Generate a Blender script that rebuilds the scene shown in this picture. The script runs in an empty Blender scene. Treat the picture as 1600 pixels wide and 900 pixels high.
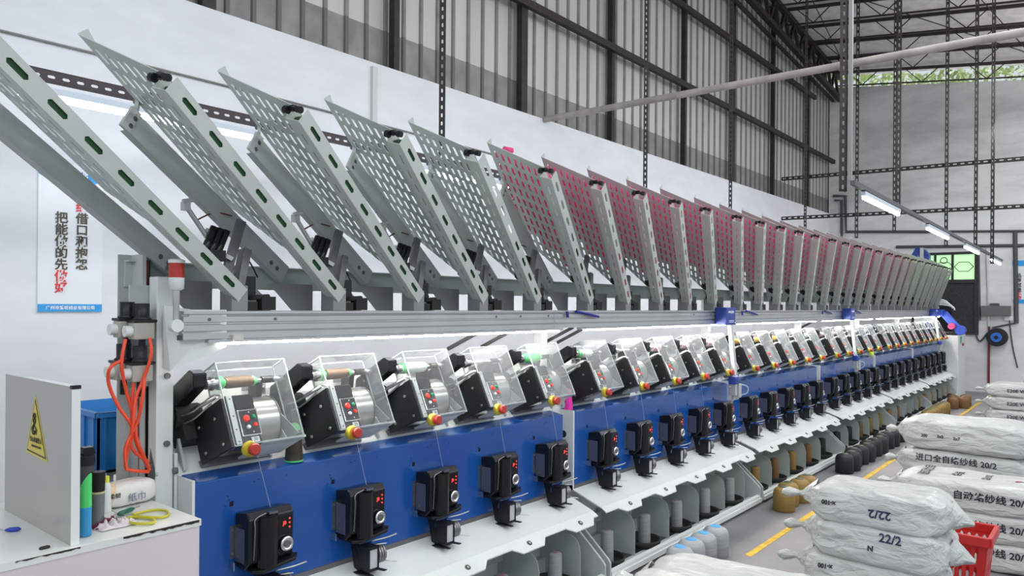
import bpy, bmesh, math, random
from mathutils import Vector, Matrix, noise
from mathutils.bvhtree import BVHTree
random.seed(7)
col = bpy.context.scene.collection
scene = bpy.context.scene

# ---------------------------------------------------------------- camera
FPX = 1150.0; YAW = math.atan(950/1150); ROLL = math.radians(.46); CYP = 476.7
CAM = Vector((0, 0, 1.6))
FW = Vector((-math.sin(YAW), math.cos(YAW), 0)); r0 = Vector((math.cos(YAW), math.sin(YAW), 0)); z0 = Vector((0, 0, 1))
RT = math.cos(ROLL)*r0 + math.sin(ROLL)*z0
UP = -math.sin(ROLL)*r0 + math.cos(ROLL)*z0
cd = bpy.data.cameras.new('camera'); cam = bpy.data.objects.new('camera', cd); col.objects.link(cam)
cd.sensor_width = 36; cd.lens = 36*FPX/1600; cd.shift_y = (CYP-450)/1600; cd.clip_start = .05; cd.clip_end = 200
m4 = Matrix((RT, UP, -FW)).transposed().to_4x4(); m4.translation = CAM; cam.matrix_world = m4
scene.camera = cam
def ray(u, v): return FW + RT*((u-800)/FPX) - UP*((v-CYP)/FPX)
def byX(u, v, X): d = ray(u, v); return CAM + d*(X/d.x)
def byY(u, v, Y): d = ray(u, v); return CAM + d*(Y/d.y)
def byZ(u, v, Z): d = ray(u, v); return CAM + d*((Z-1.6)/d.z)

# ---------------------------------------------------------------- world, lights, exposure
w = bpy.data.worlds.new('world'); scene.world = w; w.use_nodes = True
bg = w.node_tree.nodes['Background']; bg.inputs[0].default_value = (.86, .93, 1, 1); bg.inputs[1].default_value = .75
scene.view_settings.view_transform = 'Standard'; scene.view_settings.look = 'None'
scene.view_settings.gamma = 1; scene.view_settings.use_curve_mapping = False
scene.view_settings.exposure = .06
def area(name, loc, rot, sx, sy, power, color=(1, 1, 1)):
    l = bpy.data.lights.new(name, 'AREA'); l.shape = 'RECTANGLE'; l.size = sx; l.size_y = sy; l.energy = power; l.color = color
    o = bpy.data.objects.new(name, l); col.objects.link(o); o.location = loc; o.rotation_euler = rot; return o
# unseen fill lights added over the aisle and behind the photographer
area('hall_fill', (-.9, 8.0, 5.2), (0, math.radians(14), 0), .5, 14, 170, (.97, .99, 1))
area('hall_fill', (.5, 10, 4.6), (math.radians(180), 0, 0), .6, 10, 150, (1, .98, .97))  # added fill turned upward to brighten the roof
area('hall_fill', (.3, 13.2, 4.4), (math.radians(62), 0, 0), 3.5, .4, 40, (1, .99, .97))  # added fill aimed at the far wall
area('hall_fill', (2.6, 4.0, 4.6), (0, math.radians(40), 0), .6, 12, 170, (.97, .99, 1))
area('hall_fill', (-1.0, -1.6, 3.4), (math.radians(35), 0, 0), 3.0, .5, 22, (.97, .99, 1))

sl = bpy.data.lights.new('sun', 'SUN'); sl.energy = 4; sl.angle = .02; sl.color = (1, .96, .86)
so = bpy.data.objects.new('sun', sl); col.objects.link(so); so.rotation_euler = (math.radians(-32), 0, 0)   # daylight outside, behind the far wall

# ---------------------------------------------------------------- helpers
class MB:
    def __init__(s): s.v = []; s.f = []; s.m = []; s.sm = []
    def add(s, vs, fs, mi=0, smooth=False):
        b = len(s.v); s.v += [Vector(p) for p in vs]
        for f in fs: s.f.append([b+i for i in f]); s.m.append(mi); s.sm.append(smooth)
        return s
    def box(s, c, d, rot=None, mi=0):
        c = Vector(c); hx, hy, hz = d[0]/2, d[1]/2, d[2]/2
        vs = [Vector((x, y, z)) for x in (-hx, hx) for y in (-hy, hy) for z in (-hz, hz)]
        if rot is not None: vs = [rot @ p for p in vs]
        vs = [p+c for p in vs]
        return s.add(vs, [(0,1,3,2),(4,6,7,5),(0,4,5,1),(2,3,7,6),(0,2,6,4),(1,5,7,3)], mi)
    def box2(s, a, b, mi=0):
        return s.box([(a[i]+b[i])/2 for i in range(3)], [abs(b[i]-a[i]) for i in range(3)], None, mi)
    def bar(s, p0, p1, wd, th, up=(0, 0, 1), mi=0):
        p0 = Vector(p0); p1 = Vector(p1); d = p1-p0; L = d.length; d.normalize(); up = Vector(up)
        a = d.cross(up); a.normalize(); b = a.cross(d)
        R = Matrix((d, a, b)).transposed()
        return s.box((p0+p1)/2, (L, wd, th), R, mi)
    def lathe(s, p0, p1, prof, n=16, mi=0, caps=True):
        p0 = Vector(p0); p1 = Vector(p1); d = p1-p0; L = d.length; d.normalize()
        a = d.orthogonal().normalized(); b = d.cross(a)
        vs = []; fs = []
        for (t, r) in prof:
            c = p0+d*(L*t)
            for i in range(n):
                an = 2*math.pi*i/n; vs.append(c+a*(r*math.cos(an))+b*(r*math.sin(an)))
        for j in range(len(prof)-1):
            for i in range(n):
                k = (i+1) % n; fs.append((j*n+i, j*n+k, (j+1)*n+k, (j+1)*n+i))
        s.add(vs, fs, mi, True)
        if caps:
            s.add(vs[:n], [tuple(range(n-1, -1, -1))], mi); s.add(vs[-n:], [tuple(range(n))], mi)
        return s
    def cyl(s, p0, p1, r, n=16, mi=0, r2=None): return s.lathe(p0, p1, [(0, r), (1, r if r2 is None else r2)], n, mi)
    def tube(s, pts, r, n=8, mi=0, sub=6):
        P = [Vector(p) for p in pts]
        if len(P) > 2:
            Q = []
            for i in range(len(P)-1):
                a = P[max(i-1, 0)]; b = P[i]; c = P[i+1]; d = P[min(i+2, len(P)-1)]
                for k in range(sub):
                    t = k/sub
                    Q.append(.5*((2*b)+(c-a)*t+(2*a-5*b+4*c-d)*t*t+(3*b-a-3*c+d)*t**3))
            Q.append(P[-1]); P = Q
        vs = []; fs = []; a = None
        for i, p in enumerate(P):
            d = (P[min(i+1, len(P)-1)]-P[max(i-1, 0)]).normalized()
            a = d.orthogonal().normalized() if a is None else (a-d*a.dot(d)).normalized()
            b = d.cross(a)
            for k in range(n):
                an = 2*math.pi*k/n; vs.append(p+a*(r*math.cos(an))+b*(r*math.sin(an)))
        for i in range(len(P)-1):
            for k in range(n):
                q = (k+1) % n; fs.append((i*n+k, i*n+q, (i+1)*n+q, (i+1)*n+k))
        s.add(vs, fs, mi, True); s.add(vs[:n], [tuple(range(n-1, -1, -1))], mi); s.add(vs[-n:], [tuple(range(n))], mi)
        return s
    def prism(s, poly, off, mi=0):
        """poly: 3D points of one face; off: extrusion vector"""
        n = len(poly); off = Vector(off); P = [Vector(p) for p in poly]
        vs = P+[p+off for p in P]
        fs = [tuple(range(n-1, -1, -1)), tuple(range(n, 2*n))]+[(i, (i+1) % n, n+(i+1) % n, n+i) for i in range(n)]
        return s.add(vs, fs, mi)
    def build(s, name, mats, parent=None, bevel=0, fixn=True):
        me = bpy.data.meshes.new(name); me.from_pydata([tuple(p) for p in s.v], [], s.f)
        if not isinstance(mats, (list, tuple)): mats = [mats]
        for m in mats: me.materials.append(m)
        me.polygons.foreach_set('material_index', s.m); me.polygons.foreach_set('use_smooth', s.sm)
        if fixn or bevel:
            bm = bmesh.new(); bm.from_mesh(me)
            if bevel:
                bmesh.ops.remove_doubles(bm, verts=bm.verts, dist=1e-6)
                ed = [e for e in bm.edges if len(e.link_faces) == 2 and e.calc_face_angle(0) > .6]
                bmesh.ops.bevel(bm, geom=ed, offset=bevel, segments=2, profile=.6, affect='EDGES', clamp_overlap=True)
            bmesh.ops.recalc_face_normals(bm, faces=bm.faces)
            bm.to_mesh(me); bm.free()
        me.update()
        o = bpy.data.objects.new(name, me); col.objects.link(o)
        if parent: o.parent = parent
        return o
def build_each(mb, name, mats, parent, bevel=0):
    """one object per separate piece"""
    src = mb.build(name, mats, None); bm = bmesh.new(); bm.from_mesh(src.data); bpy.data.objects.remove(src)
    bmesh.ops.remove_doubles(bm, verts=bm.verts, dist=1e-6); bm.verts.ensure_lookup_table(); seen = set()
    for v0 in bm.verts:
        if v0.index in seen: continue
        isl = [v0]; seen.add(v0.index); i = 0
        while i < len(isl):
            for e in isl[i].link_edges:
                o = e.other_vert(isl[i])
                if o.index not in seen: seen.add(o.index); isl.append(o)
            i += 1
        ids = {v.index: j for j, v in enumerate(isl)}; fs = {f for v in isl for f in v.link_faces}; p = MB()
        for f in fs: p.f.append([ids[v.index] for v in f.verts]); p.m.append(f.material_index); p.sm.append(f.smooth)
        p.v = [v.co.copy() for v in isl]; p.build(name, mats, parent, bevel)
    bm.free()
def slot_grid(mb, fn, s0, s1, t0, t1, ns, nt, ls, lt, ms=0, mt=0, mi=0, keep=None):
    """flat sheet on fn(s,t) with ns x nt long slots (length ls along s, width lt along t)"""
    ds = (s1-s0-2*ms)/ns; dt = (t1-t0-2*mt)/nt
    S = [s0]+[s0+ms+i*ds for i in range(ns+1)]+[s1]; T = [t0]+[t0+mt+i*dt for i in range(nt+1)]+[t1]
    for i in range(len(S)-1):
        for j in range(len(T)-1):
            a, b, c, d = S[i], S[i+1], T[j], T[j+1]
            if b-a < 1e-6 or d-c < 1e-6: continue
            if 0 < i <= ns and 0 < j <= nt and (keep is None or keep(i, j)):
                cs = (a+b)/2; ct = (c+d)/2; hl = ls/2; hw = lt/2; q = hl-hw*.9
                outer = [(a, c), (a, ct), (a, d), (cs, d), (b, d), (b, ct), (b, c), (cs, c)]
                inner = [(cs-q, ct-hw), (cs-hl, ct), (cs-q, ct+hw), (cs, ct+hw), (cs+q, ct+hw), (cs+hl, ct), (cs+q, ct-hw), (cs, ct-hw)]
                vs = [fn(*p) for p in outer+inner]
                mb.add(vs, [(k, (k+1) % 8, 8+(k+1) % 8, 8+k) for k in range(8)], mi)
            else:
                mb.add([fn(a, c), fn(b, c), fn(b, d), fn(a, d)], [(0, 1, 2, 3)], mi)
def solid(o, th, off=0):
    m = o.modifiers.new('solid', 'SOLIDIFY'); m.thickness = th; m.offset = off; return o
def weld(o, d=1e-5):
    bm = bmesh.new(); bm.from_mesh(o.data); bmesh.ops.remove_doubles(bm, verts=bm.verts, dist=d)
    bmesh.ops.recalc_face_normals(bm, faces=bm.faces); bm.to_mesh(o.data); bm.free(); return o
def tag(o, label, cat, group=None, kind=None):
    if label: o['label'] = label
    if cat: o['category'] = cat
    if group: o['group'] = group
    if kind: o['kind'] = kind
    return o
def empty(name, loc, rot=(0, 0, 0)):
    o = bpy.data.objects.new(name, None); col.objects.link(o); o.location = loc; o.rotation_euler = rot; o.empty_display_size = .05; return o
def copy_tree(o, parent=None):
    c = o.copy(); col.objects.link(c)
    if parent: c.parent = parent
    for ch in list(o.children): copy_tree(ch, c)
    return c
def copy_one(o, label=None):
    c = o.copy(); col.objects.link(c)
    if label: c['label'] = label
    return c
def text(name, s, size, mat, parent=None, M=None, ext=.001, bold=0, align='CENTER', sx=1):
    cu = bpy.data.curves.new(name, 'FONT'); cu.body = s; cu.size = size; cu.align_x = align; cu.align_y = 'CENTER'; cu.extrude = ext; cu.offset = bold
    cu.resolution_u = 3
    t = bpy.data.objects.new(name, cu); col.objects.link(t)
    dg = bpy.context.evaluated_depsgraph_get(); me = bpy.data.meshes.new_from_object(t.evaluated_get(dg))
    bpy.data.objects.remove(t)
    if sx != 1: me.transform(Matrix.Diagonal((sx, 1, 1, 1)))
    if M is not None: me.transform(M)
    me.materials.clear(); me.materials.append(mat)
    o = bpy.data.objects.new(name, me); col.objects.link(o)
    if parent: o.parent = parent
    return o
def frame(o, x, y):
    """matrix with local x,y axes given, origin o"""
    x = Vector(x).normalized(); y = Vector(y).normalized(); z = x.cross(y)
    m = Matrix((x, y, z)).transposed().to_4x4(); m.translation = Vector(o); return m
ORD = 'first second third fourth fifth sixth seventh eighth ninth tenth eleventh twelfth thirteenth fourteenth fifteenth sixteenth seventeenth eighteenth nineteenth twentieth'.split()
def ordn(i): return ORD[i] if i < 20 else ('twenty-'+ORD[i-20] if i < 29 else 'thirtieth')

# ---------------------------------------------------------------- materials
MATS = {}
def mat(name, c, rough=.5, metal=0, var=0, scale=8, bump=0, emit=0, trans=0, coat=0, spec=.5, stretch=None):
    if name in MATS: return MATS[name]
    m = bpy.data.materials.new(name); m.use_nodes = True; nt = m.node_tree; b = nt.nodes['Principled BSDF']
    b.inputs['Base Color'].default_value = (*c, 1); b.inputs['Roughness'].default_value = rough; b.inputs['Metallic'].default_value = metal
    b.inputs['Specular IOR Level'].default_value = spec
    if coat: b.inputs['Coat Weight'].default_value = coat
    if emit: b.inputs['Emission Color'].default_value = (*c, 1); b.inputs['Emission Strength'].default_value = emit
    if trans: b.inputs['Transmission Weight'].default_value = trans
    if var or bump:
        tc = nt.nodes.new('ShaderNodeTexCoord'); mp = nt.nodes.new('ShaderNodeMapping'); nt.links.new(tc.outputs['Object'], mp.inputs[0])
        if stretch: mp.inputs['Scale'].default_value = stretch
        n = nt.nodes.new('ShaderNodeTexNoise'); n.inputs['Scale'].default_value = scale; n.inputs['Detail'].default_value = 6
        nt.links.new(mp.outputs[0], n.inputs['Vector'])
        if var:
            r = nt.nodes.new('ShaderNodeValToRGB'); r.color_ramp.elements[0].position = .3; r.color_ramp.elements[1].position = .7
            r.color_ramp.elements[0].color = (*[x*(1-var) for x in c], 1); r.color_ramp.elements[1].color = (*[min(1, x*(1+var*.4)) for x in c], 1)
            nt.links.new(n.outputs['Fac'], r.inputs[0]); nt.links.new(r.outputs[0], b.inputs['Base Color'])
        if bump:
            bp = nt.nodes.new('ShaderNodeBump'); bp.inputs['Strength'].default_value = bump; bp.inputs['Distance'].default_value = .02
            nt.links.new(n.outputs['Fac'], bp.inputs['Height']); nt.links.new(bp.outputs[0], b.inputs['Normal'])
    MATS[name] = m; return m
def clear_mat(name, tint=(.97, .98, .98), base=.05, edge=.45):
    m = bpy.data.materials.new(name); m.use_nodes = True; nt = m.node_tree; nt.nodes.clear()
    out = nt.nodes.new('ShaderNodeOutputMaterial'); tr = nt.nodes.new('ShaderNodeBsdfTransparent'); tr.inputs[0].default_value = (*tint, 1)
    gl = nt.nodes.new('ShaderNodeBsdfGlossy'); gl.inputs['Roughness'].default_value = .08
    df = nt.nodes.new('ShaderNodeBsdfDiffuse'); df.inputs[0].default_value = (.9, .93, .95, 1)
    m1 = nt.nodes.new('ShaderNodeMixShader'); m1.inputs[0].default_value = .35
    nt.links.new(gl.outputs[0], m1.inputs[1]); nt.links.new(df.outputs[0], m1.inputs[2])
    lw = nt.nodes.new('ShaderNodeLayerWeight'); lw.inputs[0].default_value = .25
    mr = nt.nodes.new('ShaderNodeMapRange'); mr.inputs['To Min'].default_value = base; mr.inputs['To Max'].default_value = edge
    nt.links.new(lw.outputs['Fresnel'], mr.inputs[0]); mx = nt.nodes.new('ShaderNodeMixShader')
    nt.links.new(mr.outputs[0], mx.inputs[0]); nt.links.new(tr.outputs[0], mx.inputs[1]); nt.links.new(m1.outputs[0], mx.inputs[2])
    nt.links.new(mx.outputs[0], out.inputs[0]); MATS[name] = m; return m
WHITE = mat('white_paint', (.74, .77, .76), .4, var=.05, scale=5)
GREYP = mat('grey_paint', (.50, .53, .52), .45, var=.1, scale=6)
SHEET = mat('pale_green_grey_paint', (.50, .56, .53), .42, var=.06, scale=9)
DGREY = mat('dark_grey_metal', (.16, .16, .17), .45, .3, var=.2, scale=20)
MGREY = mat('mid_grey_paint', (.26, .27, .27), .5, var=.15, scale=8)
BLACK = mat('black_paint', (.012, .012, .014), .38, var=.2, scale=15, spec=.35)
BLACKG = mat('black_gloss', (.010, .010, .012), .22, spec=.35)
RUBBER = mat('black_rubber', (.02, .02, .02), .8)
BLUE = mat('blue_paint', (.010, .085, .36), .22, var=.05, scale=3, coat=.3)
BLUED = mat('dark_blue_plastic', (.015, .045, .27), .35)
STEEL = mat('brushed_steel', (.62, .61, .58), .28, 1, var=.2, scale=10, stretch=(1, .05, 1))
CHROME = mat('chrome', (.8, .8, .8), .12, 1)
ALU = mat('aluminium', (.55, .56, .57), .38, .7, var=.08, scale=4)
ALUD = mat('aluminium_groove', (.14, .14, .15), .5, .4)
GREEN = mat('green_bobbin_thread', (.005, .075, .018), .6, var=.3, scale=60)
PINK = mat('pink_bobbin_thread', (1, .16, .38), .65, var=.25, scale=30)
CREAM = mat('pale_olive_bobbin_thread', (.80, .82, .58), .65, var=.15, scale=30)
RED = mat('red_plastic', (.42, .03, .02), .35); REDB = mat('bright_red_button', (.9, .04, .02), .3, emit=.1)
GREENB = mat('green_button', (.0, .3, .12), .3); YEL = mat('yellow_plastic', (.52, .42, .03), .4)
LEDR = mat('red_led', (1, .06, .05), .5, emit=.9)
IRON = mat('dark_iron', (.035, .028, .028), .6, .2, var=.4, scale=12)
CLEAR = clear_mat('clear_acrylic'); EDGE = mat('acrylic_edge', (.5, .55, .55), .15)
TUBE = mat('lit_tube', (.93, .96, 1), .5, emit=22); LED = mat('led_strip_light', (1, .95, .88), .5, emit=120)
NAVY = mat('navy_slate_panel', (.07, .08, .13), .45)
HOSE = mat('orange_red_hose', (.85, .08, .03), .35)

def translucent(m, fac, c):
    nt = m.node_tree; out = nt.nodes['Material Output']; b = nt.nodes['Principled BSDF']; t = nt.nodes.new('ShaderNodeBsdfTranslucent'); t.inputs[0].default_value = (*c, 1)
    mx = nt.nodes.new('ShaderNodeMixShader'); mx.inputs[0].default_value = fac; nt.links.new(b.outputs[0], mx.inputs[1]); nt.links.new(t.outputs[0], mx.inputs[2]); nt.links.new(mx.outputs[0], out.inputs[0])
translucent(PINK, .5, (1, .25, .5)); translucent(CREAM, .5, (.95, 1, .7))
# ---------------------------------------------------------------- setting
WX = -4.78; FY = 16.7
def structure(mb, name, m, **k): o = mb.build(name, m, None, **k); o['kind'] = 'structure'; return o
def wall_mat(name, c, stain, sc=.9):
    m = bpy.data.materials.new(name); m.use_nodes = True; nt = m.node_tree; b = nt.nodes['Principled BSDF']; b.inputs['Roughness'].default_value = .75
    tc = nt.nodes.new('ShaderNodeTexCoord'); mp = nt.nodes.new('ShaderNodeMapping'); mp.inputs['Scale'].default_value = (.5, .5, 1.6)
    nt.links.new(tc.outputs['Object'], mp.inputs[0])
    n = nt.nodes.new('ShaderNodeTexNoise'); n.inputs['Scale'].default_value = sc; n.inputs['Detail'].default_value = 9; n.inputs['Roughness'].default_value = .65
    n2 = nt.nodes.new('ShaderNodeTexNoise'); n2.inputs['Scale'].default_value = 5; n2.inputs['Detail'].default_value = 8
    nt.links.new(mp.outputs[0], n.inputs['Vector']); nt.links.new(mp.outputs[0], n2.inputs['Vector'])
    r = nt.nodes.new('ShaderNodeValToRGB'); e = r.color_ramp.elements; e[0].position = .30; e[1].position = .58
    e[0].color = (*stain, 1); e[1].color = (*c, 1); nt.links.new(n.outputs['Fac'], r.inputs[0])
    mx = nt.nodes.new('ShaderNodeMixRGB'); mx.blend_type = 'MULTIPLY'; mx.inputs[0].default_value = .18
    nt.links.new(r.outputs[0], mx.inputs[1]); nt.links.new(n2.outputs['Fac'], mx.inputs[2]); nt.links.new(mx.outputs[0], b.inputs['Base Color'])
    bp = nt.nodes.new('ShaderNodeBump'); bp.inputs['Strength'].default_value = .15; nt.links.new(n2.outputs['Fac'], bp.inputs['Height']); nt.links.new(bp.outputs[0], b.inputs['Normal'])
    return m
PLASTER = wall_mat('white_plaster', (.84, .86, .90), (.77, .79, .83))
OLDPL = wall_mat('stained_plaster', (.78, .78, .78), (.42, .42, .43), .8)
FLOORM = mat('grey_concrete_floor', (.25, .245, .255), .5, var=.25, scale=2.2, bump=.05)
structure(MB().box2((-6, -5, -.1), (9, 17.2, 0)), 'floor', FLOORM)
structure(MB().box2((WX-.25, -5, 0), (WX, FY+.2, 3.6)), 'wall_left', PLASTER)
# corrugated sheet wall above the plaster
CORR = mat('corrugated_sheet', (.56, .57, .53), .5, var=.12, scale=3, stretch=(1, 1, .2))
CORRD = mat('corrugated_groove_shade', (.24, .24, .23), .6, var=.2, scale=6)  # shade inside the grooves, painted as a darker grey
mb = MB(); y = -5.0
while y < FY:
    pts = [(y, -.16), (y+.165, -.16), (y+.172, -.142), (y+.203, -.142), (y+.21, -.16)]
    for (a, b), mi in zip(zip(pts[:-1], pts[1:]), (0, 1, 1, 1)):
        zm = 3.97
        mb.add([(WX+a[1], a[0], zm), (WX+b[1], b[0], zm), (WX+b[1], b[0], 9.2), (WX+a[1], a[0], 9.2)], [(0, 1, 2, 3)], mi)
        mb.add([(WX+a[1], a[0], 3.55), (WX+b[1], b[0], 3.55), (WX+b[1], b[0], zm), (WX+a[1], a[0], zm)], [(0, 1, 2, 3)], mi+2)  # darker band along the bottom of the sheet
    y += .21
structure(mb, 'wall_left_upper', [CORR, CORRD, mat('corrugated_lower_band', (.27, .27, .26), .6, var=.3, scale=5), mat('corrugated_groove_shade_low', (.13, .13, .125), .6)], fixn=False)  # groove shade is painted into the low grooves as well
# far wall with sloping top
a = byY(1302, 135, FY); b = byY(1600, 126, FY)
mb = MB(); p0 = byY(1310, 330, FY)
def ztop(x): return 6.33 - .14*(x+4.48)
mb.prism([(WX-.1, FY, 0), (3, FY, 0), (3, FY, ztop(3)), (WX-.1, FY, ztop(WX))], (0, .25, 0))
structure(mb, 'wall_far', OLDPL)
LOWPL = wall_mat('white_washed_plaster', (.84, .85, .86), (.66, .66, .66), 1.2)
structure(MB().box2((WX, FY-.012, 0), (3, FY+.01, 3.62)), 'wall_far_lower', LOWPL)
def zroof(x, y): return 6.66 + .105*(FY-y) - .13*(x+4.78)
ROOF = mat('grey_roof_lining', (.86, .83, .84), .8, var=.2, scale=6, bump=.1)
mb = MB(); mb.prism([(x, y, zroof(x, y)) for x, y in ((-6, -1), (4, -1), (4, FY+.15), (-6, FY+.15))], (0, 0, .08)); structure(mb, 'ceiling', ROOF)
# yellow floor marking
YL = mat('yellow_floor_paint', (.75, .47, .03), .6, var=.35, scale=14)
for i, (ya, yb) in enumerate(((4.62, 16.2),)):
    o = tag(MB().box2((-1.855, ya, 0), (-1.812, yb, .002)).build('floor_marking', YL), 'worn yellow line painted along the grey aisle floor', 'floor marking', kind='structure')

# posts and girts of the sheet wall
for i, yy in enumerate((.9, 2.55, 4.24, 6.0, 7.74, 9.7, 11.4, 13.2, 15.1)):
    wd = .10 if i in (1, 3, 6) else .06
    tag(MB().box2((WX-.10, yy-wd/2, 3.6), (WX-.03, yy+wd/2, 8.3-.1*yy)).build('wall_post', IRON), 'dark upright steel post against the corrugated upper wall', 'steel post', 'dark posts of the corrugated upper wall')
for zz, yb, lab in ((4.75, FY, 'long lower dark steel rail running level across the corrugated wall'), (5.85, 15.4, 'upper dark steel rail across the corrugated wall under the truss')):
    tag(MB().box2((WX-.04, -2, zz-.04), (WX+.02, yb, zz+.04)).build('wall_rail', IRON), lab, 'steel rail')
# truss along the left wall
def zr(y, off): return 6.58+.105*(FY-y)-off
tr = empty('roof_truss', (WX+.15, FY, 6.5)); tag(tr, 'dark lattice roof truss running along the top of the left wall', 'roof truss')
def rel(o, *ps): return [Vector(p)-Vector(o.location) for p in ps]
X = WX+.12
for nm, off in (('top_chord', .05), ('bottom_chord', .52)):
    m_ = MB(); m_.bar(*rel(tr, (X, 2, zr(2, off)), (X, FY-.05, zr(FY-.05, off))), .09, .09); m_.build(nm, IRON, tr)
m_ = MB(); m_.bar(*rel(tr, (X-.1, 2, 7.3), (X-.1, FY-.2, 6.02)), .05, .05); m_.build('tie_bar', IRON, tr)
m_ = MB(); y = 3.0; k = 0
while y < FY-.4:
    m_.bar(*rel(tr, (X, y, zr(y, .52)), (X, y+.25, zr(y+.25, .05))), .05, .05); m_.bar(*rel(tr, (X, y+.25, zr(y+.25, .05)), (X, y+.5, zr(y+.5, .52))), .05, .05)
    m_.bar(*rel(tr, (X, y, zr(y, .52)), (X, y, zr(y, .05))), .04, .04); y += .5
m_.build('lattice', IRON, tr)
# roof joists
def joist_mesh():
    m = MB(); L = 8.0; m.bar((0, 0, 0), (L, 0, -.13*L), .05, .05); m.bar((0, 0, -.28), (L, 0, -.28-.13*L), .025, .025)
    x = .2
    while x < L-.4:
        m.bar((x, 0, -.13*x), (x+.3, 0, -.28-.13*(x+.3)), .015, .015); m.bar((x+.3, 0, -.28-.13*(x+.3)), (x+.6, 0, -.13*(x+.6)), .015, .015); x += 1.1
    return m
j0 = joist_mesh().build('roof_joist', IRON); tag(j0, 'thin dark lattice joist crossing under the grey roof', 'roof joist', 'lattice joists under the roof')
for i in range(14):
    o = j0 if i == 0 else copy_one(j0); y = 16.5-.8*i; o.location = (WX+.1, y, zroof(WX+.1, y)-.06)
rod = MB()
for (x0, y0, x1, y1) in ((-4.2, 12, -1.0, 16.4), (-2.6, 9, -1.2, 16.4), (-1.0, 9, .6, 16), (-3.8, 10, -4.4, 16)):
    rod.bar((x0, y0, zroof(x0, y0)-.1), (x1, y1, zroof(x1, y1)-.1), .012, .012)
tag(rod.build('roof_bracing', IRON), 'thin crossing brace rods beneath the roof lining', 'roof bracing')
# long pale pipe
p1 = byX(850, 187, WX); tag(MB().cyl(p1, (1.2, 6.75, 3.68), .032, 12).build('crossing_pipe', mat('pale_rusty_pipe', (.42, .39, .37), .6, var=.3, scale=6)), 'long pale steel pipe spanning from the corrugated wall across the hall', 'pipe')
# slotted hanging bars
def slotted(L, wd=.045, th=.03, pitch=.062, sl=.034, sw=.013):
    m = MB(); n = int(L/pitch)
    slot_grid(m, lambda s, t: Vector((t, 0, s)), 0, L, -wd/2, wd/2, n, 1, sl, sw, 0, wd*.2)
    slot_grid(m, lambda s, t: Vector((wd/2, t, s)), 0, L, 0, th, n, 1, sl, sw, 0, th*.15)
    return m
hang = [(690, 218, -4.0, 'nearest slotted iron hanger above the fourth magazine'), (1008, 285, -4.0, 'slotted iron hanger dropping behind the pink magazines, second from near end'),
        (1141, 322, -4.0, 'wide slotted iron hanger beside the thick wall post'), (1258, 345, -4.0, 'slotted iron hanger above the far half of the pink magazines')]
for u, v, X, lab in hang:
    p = byX(u, v, X); zb = min(p.z, 2.7)-.0; zt = 7.2
    zt = zroof(X, p.y)
    o = slotted(zt-zb).build('slotted_hanger', IRON); solid(weld(o), .003); o.location = (X, p.y, zb); o.rotation_euler.z = math.radians(40); tag(o, lab, 'hanger bar')
# long slotted bar with tube lights close to the left wall
m_ = MB(); slot_grid(m_, lambda s, t: Vector((0, s, t)), 0, 13.4, 0, .065, 206, 1, .036, .014, 0, .012)
m_.add([(0, 0, 0), (0, 13.4, 0), (.035, 13.4, 0), (.035, 0, 0)], [(0, 1, 2, 3)])
o = m_.build('slotted_light_rail', mat('dark_brown_iron', (.05, .035, .04), .55)); solid(weld(o), .003); o.location = (-4.0, .9, 2.655); tag(o, 'long dark slotted rail carrying tube lights behind the magazines', 'light rail')
def tube_light(loc, L, rot=(0, 0, 0), label='', group=None):
    t = empty('tube_light', loc, rot); tag(t, label, 'tube light', group)
    MB().box2((-.02, 0, -.004), (.02, L, .03)).build('housing', mat('pale_blue_housing', (.6, .68, .78), .4), t, bevel=.004)
    MB().cyl((0, .02, -.018), (0, L-.02, -.018), .016, 12).build('tube', TUBE, t); return t
for i, (y, lab) in enumerate(((1.16, 'glowing tube light under the slotted rail, nearest the camera'), (3.55, 'second glowing tube light under the slotted wall rail'), (5.3, 'third tube light on the wall rail behind the pink magazines'), (7.05, 'fourth tube light on the wall rail behind the pink magazines'), (8.8, 'fifth tube light on the wall rail behind the pink magazines'), (10.55, 'sixth tube light on the wall rail behind the magazines'), (12.3, 'farthest tube light on the wall rail behind the magazines'))):
    tube_light((-3.985, y, 2.60), 1.24, label=lab)
# hanging light line over the aisle
A = Vector((-1.57, 5.95, 2.55)); B = Vector((-1.57, 15.1, 2.43))
d_ = (B-A).normalized()
tag(MB().bar(A, B, .035, .035).build('light_line_conduit', mat('grey_conduit', (.10, .10, .11), .5)), 'dark conduit hung over the aisle carrying four lit tubes', 'conduit')
for i, (y, lab) in enumerate(((6.25, 'nearest lit tube hanging over the aisle'), (8.75, 'second lit tube along the hanging aisle conduit'), (11.2, 'third lit tube along the hanging aisle conduit'), (13.7, 'farthest lit tube on the hanging aisle conduit'))):
    tube_light((A.x, y, A.z-.055+(y-A.y)*d_.z/d_.y), 1.2, rot=(math.atan2(d_.z, d_.y), 0, 0), label=lab)
for (x, y, wd, lab) in ((-1.66, 6.02, .06, 'thick double slotted drop bar where the aisle light line begins'),):
    o = slotted(zroof(x, y)-2.5, wd, .05, .07, .04, .018).build('slotted_hanger', IRON); solid(weld(o), .003); o.location = (x, y, 2.5); o.rotation_euler.z = math.radians(38); tag(o, lab, 'hanger bar')
    o = MB().box2((-.014, -.014, 0), (.014, .014, zroof(x, y)-2.6)).build('drop_pipe', mat('grey_drop_pipe', (.3, .3, .3))); o.location = (x+.045, y+.02, 2.58); tag(o, 'pale pipe beside the thick slotted drop bar', 'pipe')
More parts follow.
